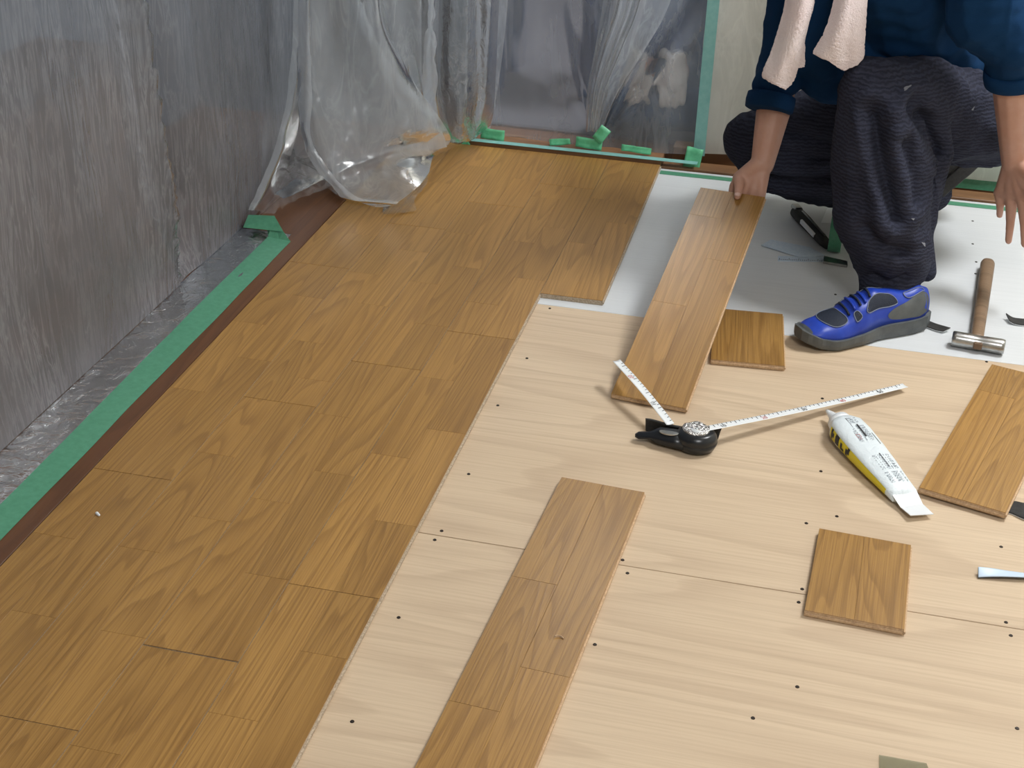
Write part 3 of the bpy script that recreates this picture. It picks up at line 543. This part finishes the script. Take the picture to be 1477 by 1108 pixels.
# ------------------------------------------------------------------ shoes
def shoe(loc, rz, par, blue=True, tilt=0, L=.30):
    """toe towards +x"""
    root = bpy.data.objects.new('shoe', None); 
    hw = lambda t: .052*(math.sin(math.pi*min(1, max(0, t*.5+.5)))**.0)*1 if False else .0
    def half(t):  # half width along the length, t 0 heel .. 1 toe
        pts = [(0, .022), (.06, .033), (.18, .037), (.4, .036), (.62, .046), (.76, .049), (.9, .040), (.97, .024), (1, .010)]
        for (a, va), (b_, vb) in zip(pts, pts[1:]):
            if t <= b_: u_ = (t-a)/(b_-a); u_ = u_*u_*(3-2*u_); return va+(vb-va)*u_
        return .01
    def hgt(t):   # top height of the upper
        pts = [(0, .088), (.08, .098), (.2, .092), (.36, .100), (.46, .106), (.58, .088), (.72, .062), (.86, .052), (.95, .042), (1, .028)]
        for (a, va), (b_, vb) in zip(pts, pts[1:]):
            if t <= b_: u_ = (t-a)/(b_-a); u_ = u_*u_*(3-2*u_); return va+(vb-va)*u_
        return .03
    def lift(t): return .020*max(0, (t-.8)/.2)**1.6 + .006*max(0, (.1-t)/.1)
    def soltop(t): return lift(t) + (.034 if t < .35 else .034-.010*min(1, (t-.35)/.35))
    n = 28; ts = [i/40 for i in range(41)]
    rings = []
    for t in ts:
        h = half(t)*1.07+.002; z0, z1 = lift(t), soltop(t); r_ = []
        for a, zz in ((-1, z0+.004), (-.9, z0), (.9, z0), (1, z0+.004), (1.03, (z0+z1)/2), (1.0, z1), (.8, z1+.001), (-.8, z1+.001), (-1.0, z1), (-1.03, (z0+z1)/2)): r_.append(((t-.5)*L*1.02, h*a, zz))
        rings.append(r_)
    up = []
    for t in ts:
        h = half(t); z0, z1 = soltop(t)-.004, hgt(t); r_ = []
        for i in range(n):
            a = math.pi*i/(n-1); cx = math.cos(a); sz = math.sin(a); e = .62 if t > .55 else .5; nar = 1-.32*sz*(1 if t < .55 else .3)
            r_.append(((t-.5)*L*.99, h*math.copysign(abs(cx)**.8, cx)*nar, z0+(z1-z0)*sz**e))
        up.append(r_)
    o = loft('shoe', up, SHOE if blue else BLACKMAT, par); loc = Vector(loc); o.location = loc; o.rotation_euler = (0, tilt, rz)
    sl = loft('sole', rings, SOLE if blue else BLACKMAT, o)
    for p_ in sl.data.polygons: p_.use_smooth = False
    if not blue: return o
    def surf(t, ang):   # a point of the upper
        i = t*40; i0 = min(int(i), 39); f_ = i-i0; j = ang/math.pi*(n-1); j0 = min(int(j), n-2); g_ = j-j0
        P = lambda a, b_: Vector(up[a][b_]); return P(i0, j0).lerp(P(i0+1, j0), f_).lerp(P(i0, j0+1).lerp(P(i0+1, j0+1), f_), g_)
    def panel(name, outline, mat, off=.0016, trim=True):
        c = (sum(t for t, a in outline)/len(outline), sum(a for t, a in outline)/len(outline)); N = len(outline)*6; V = []; Fc = []
        dense = [cr([np.array(outline[(i+k_) % len(outline)]) for k_ in (-1, 0, 1, 2)], 1+u_/6) for i in range(len(outline)) for u_ in range(6)]
        def pt(t, a, k_):
            p = surf(min(.995, max(.005, t)), min(math.pi-.01, max(.01, a))); q = Vector((0, p.y, p.z-.03)); q = q.normalized() if q.length > 1e-5 else Vector((0, 0, 1)); return p+q*k_
        V.append(pt(*c, off))
        for s in (.33, .66, 1):
            for d_ in dense: V.append(pt(c[0]+(d_[0]-c[0])*s, c[1]+(d_[1]-c[1])*s, off if s < 1 else off*.7))
        for i in range(N): Fc.append((0, 1+i, 1+(i+1) % N))
        for k_ in range(2):
            for i in range(N): a = 1+k_*N; Fc.append((a+i, a+N+i, a+N+(i+1) % N, a+(i+1) % N))
        mesh_obj(name, V, Fc, mat, o, True)
        if trim:
            loop = [pt(d_[0], d_[1], off) for d_ in dense]; tube('piping', loop+[loop[0]], .0010, TRIM, o, 6)
    for sgn in (0, 1):
        m_ = (lambda a: a) if sgn == 0 else (lambda a: math.pi-a)
        panel('mesh_panel', [(.30, m_(.50)), (.36, m_(1.05)), (.50, m_(1.0)), (.56, m_(.72)), (.53, m_(.42)), (.42, m_(.36))], MESH)
        panel('side_vent', [(.605, m_(.55)), (.625, m_(.95)), (.65, m_(.95)), (.645, m_(.5))], MESH)
        panel('heel_patch', [(.06, m_(.9)), (.10, m_(1.2)), (.22, m_(1.15)), (.20, m_(.75))], SHOE, .002)
    for m_ in (lambda a: a, lambda a: math.pi-a): panel('heel_counter', [(.03, m_(.12)), (.03, m_(.75)), (.12, m_(.8)), (.24, m_(.5)), (.38, m_(.12)), (.2, m_(.06))], SOLE, .002, False)
    panel('toe_mesh', [(.705, .85), (.70, 1.57), (.705, 2.29), (.80, 2.35), (.855, 1.57), (.80, .79)], MESH)
    panel('toe_guard', [(.955, .45), (.95, 1.57), (.955, 2.69), (.985, 2.5), (.995, 1.57), (.985, .64)], SOLE, .003, False)
    for q in range(5):
        t = .50+.042*q; pts = [surf(t + .012*math.sin(a*2), a)+Vector((0, 0, .0035)) for a in [1.05+.13*i for i in range(9)]]; tube('lace', pts, .0026, SHOE if q % 2 else MESH, o, 8)
    return o
toe, heel = g(1149,488,0.02), g(1331,458,.015); d = toe-heel; mid = (toe+heel)/2
shoe((mid.x, mid.y, 0.0012), math.atan2(d.y, d.x), body, True, 0, .315)
shoe((.315, 3.53, .078), math.radians(192), body, False, math.radians(48), .27)
# ------------------------------------------------------------------ measuring tape
tm = g(985,632,.0); tmo = tag(empty('tape_measure', (tm.x, tm.y, 0)), 'black tape measure with two white blade ends lying beside the held board', 'tape measure'); q0 = Vector((tm.x, tm.y, 0))
def loc_(x, y, z): return g(x, y, z)-q0
cc = loc_(1004,634,.018); rings = []
for z, r_ in ((.001, .026), (.004, .032), (.015, .0365), (.019, .0365), (.020, .0352), (.021, .0365), (.030, .034), (.036, .029), (.038, .025)):
    rings.append([Vector((cc.x + r_*math.cos(a)*1.08, cc.y + r_*math.sin(a), z)) for a in [2*math.pi*i/40 for i in range(40)]])
loft('case', rings, BLACK, tmo)
rings = []
for z, r_ in ((.037, .025), (.041, .0235), (.042, .020)): rings.append([Vector((cc.x-.002 + r_*math.cos(a)*1.05, cc.y+.003 + r_*math.sin(a), z + .0012*math.sin(5*a))) for a in [2*math.pi*i/32 for i in range(32)]])
loft('foil_cap', rings, FOIL, tmo)
p0, p1, p2 = loc_(990,636,.016), loc_(950,628,.016), loc_(916,628,.012)
def flatrod(name, pts, ws, hs, mat):
    rings = []
    for i, p in enumerate(pts):
        t = (pts[min(i+1, len(pts)-1)]-pts[max(i-1, 0)]); t.z = 0; t.normalize(); s = Vector((-t.y, t.x, 0)); rings.append([p + s*ws[i]*math.cos(a) + Vector((0, 0, hs[i]*math.sin(a))) for a in [2*math.pi*k_/16 for k_ in range(16)]])
    return loft(name, rings, mat, tmo)
flatrod('handle', [p0, p0.lerp(p1, .4), p1, p1.lerp(p2, .35), p2.lerp(p1, .15), p2], [.026, .024, .021, .011, .010, .004], [.015, .0155, .014, .007, .006, .003], BLACK)
lp = loc_(965,623,.033); V = [lp+Vector((.018*math.cos(a)-.0, .007*math.sin(a), .0008*math.cos(2*a)-.001)) for a in [2*math.pi*i/24 for i in range(24)]]
o = mesh_obj('latch_plate', V, [tuple(range(24))], STEEL, tmo); m = o.modifiers.new('t', 'SOLIDIFY'); m.thickness = .002; o.rotation_euler = (0, 0, 0)
# rubber flap standing behind the case
bt = [(930,626,.004), (960,628,.004), (1000,630,.004), (1034,640,.004)]; tpz = [(931,604,.03), (960,612,.03), (1000,616,.028), (1041,618,.03)]
sheet('rubber_flap', [[tuple(loc_(*q)) for q in tpz], [tuple(loc_(*q)+Vector((0, .012, 0))) for q in bt]], 20, 8, BLACKMAT, tmo, lambda u, v, p: (0, .004*math.sin(u*8), 0), .004)
def blade(p_a, p_b, width, sag, nlab, flip=1):
    n = 30; d_ = (p_b-p_a); s = Vector((-d_.y, d_.x, 0)).normalized(); V = []; C_ = []
    for i in range(n+1):
        c_ = p_a+d_*i/n; c_ = c_ + Vector((0, 0, -sag*math.sin(math.pi*i/n)))
        for k_ in range(5): a = k_/4*2-1; V.append(c_ + s*a*width/2 + Vector((0, 0, -.0012*(1-a*a)))) 
        C_.append(c_)
    o = mesh_obj('blade', V, [(i*5+k_, i*5+k_+1, (i+1)*5+k_+1, (i+1)*5+k_) for i in range(n) for k_ in range(4)], BLADE, tmo, True); m = o.modifiers.new('t', 'SOLIDIFY'); m.thickness = .0005; m.offset = -1
    L = d_.length; dn = d_.normalized(); upv = dn.cross(s)*1; upv = upv if upv.z > 0 else -upv; V = []; Fc = []
    def P_(t, a): i = min(int(t*n), n-1); f_ = t*n-i; return C_[i].lerp(C_[i+1], f_) + s*a*width/2 + upv*(.0007-.0012*(1-a*a))
    cnt = int(L/.01)
    for q in range(1, cnt):
        t = q*.01/L; ln = .9 if q % 5 == 0 else .5; w_ = .0008/L; b_ = len(V); e0 = 1*flip
        V += [P_(t-w_, e0*.96), P_(t+w_, e0*.96), P_(t+w_, e0*(.96-ln)), P_(t-w_, e0*(.96-ln))]; Fc.append((b_, b_+1, b_+2, b_+3))
    mesh_obj('graduation_marks', V, Fc, INK, o)
    for q in range(nlab):
        t = (q+.7)/(nlab+.4); cu = bpy.data.curves.new('t', 'FONT'); cu.body = str((q+1)*10); cu.size = width*.78; cu.align_x = 'CENTER'; cu.align_y = 'CENTER'
        to = bpy.data.objects.new('t', cu); COL.objects.link(to); dg = bpy.context.evaluated_depsgraph_get(); me = bpy.data.meshes.new_from_object(to.evaluated_get(dg)); bpy.data.objects.remove(to); me.materials.clear(); me.materials.append(RED if q % 2 else INK)
        xx = dn; yy = upv.cross(xx); to = link(bpy.data.objects.new('numeral', me), o); to.matrix_local = Matrix.Translation(P_(t, -.15*flip)+upv*.0004) @ Matrix((xx, yy, upv)).transposed().to_4x4()
blade(loc_(1000,622,.043), loc_(1306,556,.012), .0165, .004, 5, 1)
blade(loc_(967,612,.032), loc_(889,520,.055), .0165, -.004, 2, -1)
# ------------------------------------------------------------------ adhesive pack
n0, n1 = g(1193,592,.02), g(1326,738,.012); d = n1-n0; ang = math.atan2(d.y, d.x); L = d.length
pk = tag(empty('adhesive_pack', (n0.x, n0.y, 0), ang), 'white and yellow foil adhesive pack with nozzle lying on plywood', 'adhesive pack')
secs = [(.165, .020, .018, .02), (.18, .026, .022, .022), (.22, .034, .0235, .0235), (.30, .037, .0225, .0225), (.45, .0365, .020, .020), (.60, .0335, .017, .017), (.74, .029, .014, .014), (.84, .0265, .011, .0115), (.865, .025, .005, .008)]
rings = []; NB = 36
for t, w_, h_, zc in secs: rings.append([Vector((t*L, w_*math.copysign(abs(math.cos(a))**.75, math.cos(a)), zc + h_*math.copysign(abs(math.sin(a))**.75, math.sin(a)) + .0022*nz(t*22, a*2, 1))) for a in [2*math.pi*i/NB for i in range(NB)]])
pb = loft('packet', rings, PACK, pk)
def packz(t, y):
    for (a, wa, ha, za), (b_, wb, hb_, zb) in zip(secs, secs[1:]):
        if t <= b_: u_ = (t-a)/(b_-a); w_, h_, zc = wa+(wb-wa)*u_, ha+(hb_-ha)*u_, za+(zb-za)*u_; break
    c_ = min(1, (abs(y)/w_)**(1/.75)); return zc + h_*(1-c_*c_)**.375 
rings = [[Vector((t*L, r_*math.cos(a), zc+r_*.9*math.sin(a))) for a in [2*math.pi*i/20 for i in range(20)]] for t, r_, zc in ((.0, .0035, .019), (.02, .005, .0195), (.10, .0115, .021), (.125, .015, .0215), (.135, .0225, .0225), (.16, .0235, .0225), (.175, .0235, .0225), (.18, .018, .021))]
loft('nozzle', rings, WHITEP, pk)
V = [(.845*L, -.0262, .004), (.845*L, .0262, .004), (.85*L, -.024, .016), (.85*L, .024, .016), (.93*L, -.022, .008), (.93*L, .021, .008), (1.02*L, -.021, .011), (1.03*L, .022, .009)]
o = mesh_obj('folded_tail', V, [(2, 3, 5, 4), (4, 5, 7, 6)], WHITEP, pk); m = o.modifiers.new('t', 'SOLIDIFY'); m.thickness = .0012
def prt(name, mat, rects, off=.0006):
    V, Fc = [], []
    for t0, t1, y0, y1 in rects:
        nt, ny = max(1, int((t1-t0)*L/.006)), max(1, int(abs(y1-y0)/.003)); b_ = len(V)
        for i in range(nt+1):
            for j in range(ny+1): t, y = t0+(t1-t0)*i/nt, y0+(y1-y0)*j/ny; V.append((t*L, y, packz(t, y)+off))
        Fc += [(b_+i*(ny+1)+j, b_+(i+1)*(ny+1)+j, b_+(i+1)*(ny+1)+j+1, b_+i*(ny+1)+j+1) for i in range(nt) for j in range(ny)]
    return mesh_obj(name, V, Fc, mat, pb)
rnd = random.Random(3); R_ = []
for y in [-.012+.0026*i for i in range(13)]:
    for (ta, tb) in ((.225, .28), (.30, .44), (.56, .68), (.70, .78)):
        if rnd.random() < .5: continue
        t = ta
        while t < tb: w_ = rnd.uniform(.004, .016); R_.append((t, min(tb, t+w_), y, y+.0013)); t += w_+rnd.uniform(.003, .012)
prt('small_print', GREYINK, R_)['kind'] = 'stuff'
for q in [(.225, .30, -.008, -.0055), (.29, .40, .004, .0075), (.55, .66, .003, .0055), (.37, .47, .0215, .0232)]: prt('print_bar', INK, [q])
prt('warning_mark', RED, [(.375, .378, -.012, -.004), (.40, .403, -.012, -.004), (.375, .403, -.012, -.0113), (.375, .403, -.0047, -.004), (.415, .418, -.011, -.005)])
rings_y = []; V = []; Fc = []
for i in range(31):
    t = .23+.57*i/30
    for (a, wa, ha, za), (b_, wb, hb_, zb) in zip(secs, secs[1:]):
        if t <= b_: u_ = (t-a)/(b_-a); w_, h_, zc = wa+(wb-wa)*u_, ha+(hb_-ha)*u_, za+(zb-za)*u_; break
    for k_ in range(9):
        a = math.pi*(1.06) + math.pi*.24*(k_/8) if False else -math.pi*.5+(-.0); a = math.radians(-78+ (k_/8)*100); yy = -w_*abs(math.cos(a))**.75; zz = zc+h_*math.copysign(abs(math.sin(a))**.75, math.sin(a)); V.append((t*L, yy-.0007, max(.0006, zz)))
Fc = [(i*9+k_, i*9+k_+1, (i+1)*9+k_+1, (i+1)*9+k_) for i in range(30) for k_ in range(8)]
mesh_obj('yellow_band', V, Fc, YELLOW, pb, True)
V2, F2 = [], []
for i in range(1, 13):
    if i % 3 == 0: continue
    for k_ in (5, 6, 7):
        if rnd.random() < .25: continue
        b_ = len(V2); q = [V[i*9+k_], V[i*9+k_+1], V[(i+1)*9+k_+1], V[(i+1)*9+k_]]; V2 += [(x, y-.0006, z+.0003) for x, y, z in q]; F2.append((b_, b_+1, b_+2, b_+3))
mesh_obj('black_lettering', V2, F2, INK, pb)
# ------------------------------------------------------------------ hammer
e0, e1 = g(1425,378,.018), g(1409,490,.018); d = e1-e0
hm = tag(empty('hammer', (e0.x, e0.y, 0), math.atan2(d.y, d.x)), 'hammer with worn wooden handle and steel head lying on white plywood', 'hammer'); HLn = d.length
rings = [[Vector((t*HLn, .0165*s*math.copysign(abs(math.cos(a))**.8, math.cos(a)), .0175+.0135*s*math.sin(a))) for a in [2*math.pi*i/20 for i in range(20)]] for t, s in ((0, .6), (.008, .88), (.03, 1.0), (.25, .96), (.55, .90), (.8, .84), (.97, .80), (1.0, .78))]
h_ = loft('handle', rings, HANDLE, hm)
p1, p2 = g(1373,488,.0175), g(1449,501,.0175); hd = (p2-p1); Mi = Matrix.Rotation(-math.atan2(d.y, d.x), 3, 'Z'); q1, q2 = Mi @ Vector((p1.x-e0.x, p1.y-e0.y, .0175)), Mi @ Vector((p2.x-e0.x, p2.y-e0.y, .0175))
ax = (q2-q1).normalized(); sd = Vector((-ax.y, ax.x, 0)); HLh = (q2-q1).length
rings = [[q1 + ax*HLh*t + sd*.0168*s*math.cos(a)*(1.0) + Vector((0, 0, .0168*s*math.sin(a))) for a in [2*math.pi*(i+.5)/24 for i in range(24)]] for t, s in ((0, .86), (.02, .97), (.08, 1.0), (.36, .98), (.42, .93), (.58, .93), (.64, .98), (.92, 1.0), (.98, .97), (1.0, .86))]
loft('head', rings, STEEL, hm)
cm = q1 + ax*HLh*.5; box('wedge', cm.x-.0, cm.x+.0195, cm.y-.009, cm.y+.009, .0095, .0255, HANDLE, hm, .002)
# ------------------------------------------------------------------ small cut strips
def ribbon(name, ctrl, mat, back, label, cat, group=None):
    t = tag(empty(name, (*g(*ctrl[0][0][:2], 0)[:2], 0)), label, cat, group); c0 = t.location.copy()
    rows = [[tuple(g(*q)-c0) for q in row] for row in ctrl]
    sheet('face', rows, 24, 6, mat, t, None, .0016); rows2 = [[tuple(Vector(p)+Vector((0, 0, -.0018))) for p in r_] for r_ in rows]; sheet('backing', rows2, 24, 6, back, t, None, .0012); return t
ribbon('rubber_strip', [[(1318,455,.004),(1330,459,.004),(1350,467,.005),(1371,473,.010)], [(1318,466,.0045),(1330,469,.0045),(1350,476,.005),(1361,478,.006)]], BLACKMAT, WHITEP, 'black strip with white backing under the heel of the blue shoe', 'strip')
ribbon('rubber_strip', [[(1451,452,.014),(1461,458,.006),(1475,460,.004),(1492,461,.004)], [(1456,463,.008),(1464,467,.005),(1476,469,.004),(1492,470,.004)]], BLACKMAT, WHITEP, 'black strip with white backing lying right of the hammer head', 'strip')
ribbon('rubber_strip', [[(1440,722,.0025),(1462,723,.003),(1477,726,.006),(1500,730,.006)], [(1440,738,.0025),(1457,740,.003),(1476,748,.004),(1500,755,.004)]], BLACKMAT, WHITEP, 'black strip sticking out from under the short oak board', 'strip')
ribbon('rubber_strip', [[(1411,818,.012),(1430,820,.010),(1455,824,.008),(1500,830,.007)], [(1411,833,.003),(1430,832,.006),(1455,832,.008),(1500,834,.008)]], PALE, BLACKMAT, 'pale blue backed strip curling on the plywood right of the square offcut', 'strip')
# ------------------------------------------------------------------ cutter knife, ruler, green box and paper by the worker's knee
ka, kb = g(1147,305,.012), g(1194,356,.012); d = kb-ka; kn_ = tag(empty('utility_knife', (ka.x, ka.y, 0), math.atan2(d.y, d.x)), 'black and white utility knife lying on white plywood behind the shin', 'knife'); KL = d.length
rings = [[Vector((t*KL, w_*math.copysign(abs(math.cos(a))**.7, math.cos(a)), .014+h_*math.sin(a))) for a in [2*math.pi*i/16 for i in range(16)]] for t, w_, h_ in ((0, .012, .010), (.04, .017, .0125), (.3, .018, .013), (.6, .016, .012), (.9, .014, .011), (1, .010, .009))]
loft('handle', rings, BLACKMAT, kn_); box('grip_inlay', .35*KL, .75*KL, -.0178, -.010, .012, .024, WHITEP, kn_, .002); box('blade_slider', .15*KL, .85*KL, .002, .007, .0245, .0285, STEEL, kn_, .001); box('end_clip', -.012, .05*KL+.01, -.010, .012, .018, .030, STEEL, kn_, .003)
def quad(name, px, z, th, mat, label, cat):
    P = [g(x, y, z) for x, y in px]; bm = bmesh.new(); vs_ = [bm.verts.new(p-Vector((P[0].x, P[0].y, 0))) for p in P]; f_ = bm.faces.new(vs_); r_ = bmesh.ops.extrude_face_region(bm, geom=[f_])
    for e in r_['geom']:
        if isinstance(e, bmesh.types.BMVert): e.co.z += th
    o = bm_obj(name, bm, mat); o.location = (P[0].x, P[0].y, 0); return tag(o, label, cat)
ru = quad('ruler', [(1122,370),(1190,371),(1190,378),(1122,377)], .0006, .0015, CLEARP, 'clear ruler end lying on white plywood behind the shin', 'ruler')
p0 = g(1124,375,.0024)-ru.location; p1 = g(1188,377,.0024)-ru.location; V = []; Fc = []
for q in range(24):
    c_ = p0.lerp(p1, q/23); ln = .012 if q % 5 == 0 else .006; b_ = len(V); V += [c_+Vector((-.0006, 0, 0)), c_+Vector((.0006, 0, 0)), c_+Vector((.0006, ln, 0)), c_+Vector((-.0006, ln, 0))]; Fc.append((b_, b_+1, b_+2, b_+3))
mesh_obj('ruler_marks', V, Fc, INK, ru)
quad('mesh_offcut', [(1098,354),(1152,371),(1190,369),(1168,357),(1112,346)], .0028, .0012, CLEARP, 'pale blue translucent offcut lying beside the ruler and utility knife', 'offcut')
tp_ = g(1200,366,.0); gb = tag(empty('tape_roll', (tp_.x, tp_.y, 0)), 'green tape roll standing beside the trouser leg of the worker', 'tape roll')
rings = []; NR = 36
for xx, r_ in ((0, .028), (0, .042), (.03, .042), (.03, .028), (0, .028)): rings.append([Vector((-.012+xx, r_*math.cos(a)+.02, .0425+r_*math.sin(a))) for a in [2*math.pi*i/NR for i in range(NR)]])
loft('roll', rings, GREEN, gb, False, False)
quad('paper_scrap', [(1184,322),(1214,322),(1212,300),(1193,301)], .0006, .0006, WHITEP, 'white paper scrap lying behind the trouser leg', 'paper')
quad('scraper', [(1188,372),(1222,380),(1222,386),(1187,380)], .0006, .006, STEEL, 'small grey metal scraper beside the trouser leg and ruler', 'scraper')
quad('plastic_shim', [(1268,1090),(1286,1093),(1336,1102),(1340,1112),(1268,1112)], .0006, .0012, film('clip_plastic', .3, .5, (60, 60, 60), (.42, .40, .24), .2, 0, .1, .1), 'olive translucent plastic shim lying flat on the plywood', 'shim')
def curl(px, z, r_, mat, label, nm='wood_shaving'):
    c_ = g(*px, z); pts = [Vector((r_*math.cos(a), r_*.8*math.sin(a), .001+.0006*a)) for a in [.3+.25*i for i in range(11)]]; o = tube(nm, pts, .0009, mat, None, 6); o.location = (c_.x, c_.y, z); tag(o, label, 'shaving')
curl((806,922), T+.0002, .007, CORE, 'tiny curled wood shaving on the long loose board')
o = tag(blob('plaster_crumb', [[((0, 0, .0012), .003), ((.006, -.004, .001), .0022)]], .0008, WHITEP, None, 2), 'tiny white crumb lying on the laid oak planks near the green tape', 'crumb'); c_ = g(140,742,T); o.location = (c_.x, c_.y, T+.001)
# ------------------------------------------------------------------ beyond the doorway film
jp = dict(kn=Vector((-.61, 4.02, .085)), an=Vector((-.26, 4.08, .07)), hip=Vector((-.33, 4.16, .25)), sh=Vector((-.50, 4.10, .68)), hd=Vector((-.60, 4.06, .86)))
b2 = blob('person', [[(jp['hip'], .10), (jp['sh'], .10), (jp['hd'], .05)], ('e', jp['hd']+Vector((0, 0, .06)), (.085, .075, .105)), [(jp['hip'], .08), (jp['kn'], .05), (jp['an'], .035)],
     [(jp['sh']+Vector((0, -.1, 0)), .045), (Vector((-.46, 3.97, .42)), .04), (Vector((-.52, 3.93, .2)), .03)], [(jp['sh']+Vector((0, -.1, 0)), .045), (Vector((-.42, 3.99, .42)), .04), (Vector((-.42, 3.95, .19)), .03)]], .006, SKIN, None, 4)
tag(b2, 'person in blue jeans and white gloves kneeling blurred behind the doorway film', 'person')
blob('jeans', [[(jp['kn'], .078), (jp['hip'], .12)], [(jp['kn']+Vector((0, -.01, -.005)), .07), (jp['an'], .062)], [(jp['kn']+Vector((.05, .2, 0)), .07), (jp['hip'], .11)]], .008, JEANS, b2, 5, folds(.008, 14, 9))
blob('jacket', [[(jp['hip']+Vector((0, 0, .12)), .13), (jp['sh'], .14)], [(jp['sh']+Vector((0, -.1, 0)), .065), (Vector((-.46, 3.97, .42)), .055), (Vector((-.50, 3.94, .28)), .045)], [(jp['sh']+Vector((0, -.1, 0)), .06), (Vector((-.42, 3.99, .42)), .055), (Vector((-.42, 3.96, .27)), .045)]], .008, NAVY, b2, 5, folds(.008, 14, 9))
for cx in (-.525, -.425):
    pr = [[(Vector((cx, 3.94, .25)), .036), (Vector((cx, 3.93, .19)), .036)]] + [[(Vector((cx-.028+.018*i, 3.925, .18)), .012), (Vector((cx-.032+.02*i, 3.92, .135)), .010), (Vector((cx-.03+.019*i, 3.925, .115+.01*(i == 3))), .009)] for i in range(4)] + [[(Vector((cx-.03, 3.93, .215)), .012), (Vector((cx-.052, 3.92, .175)), .010)]]
    blob('glove', pr, .0035, GLOVE, b2, 4)
nb = tag(empty('fabric_stool', (-.86, 4.45, 0)), 'navy covered stool blurred behind the doorway film beside the corner', 'stool')
box('cushion', -.2, .14, -.16, .16, .36, .5, NAVY, nb, .03)
for sx in (-.17, .11):
    for sy in (-.13, .13): box('leg', sx-.02, sx+.02, sy-.02, sy+.02, -.0125, .36, NAVY, nb, .004)
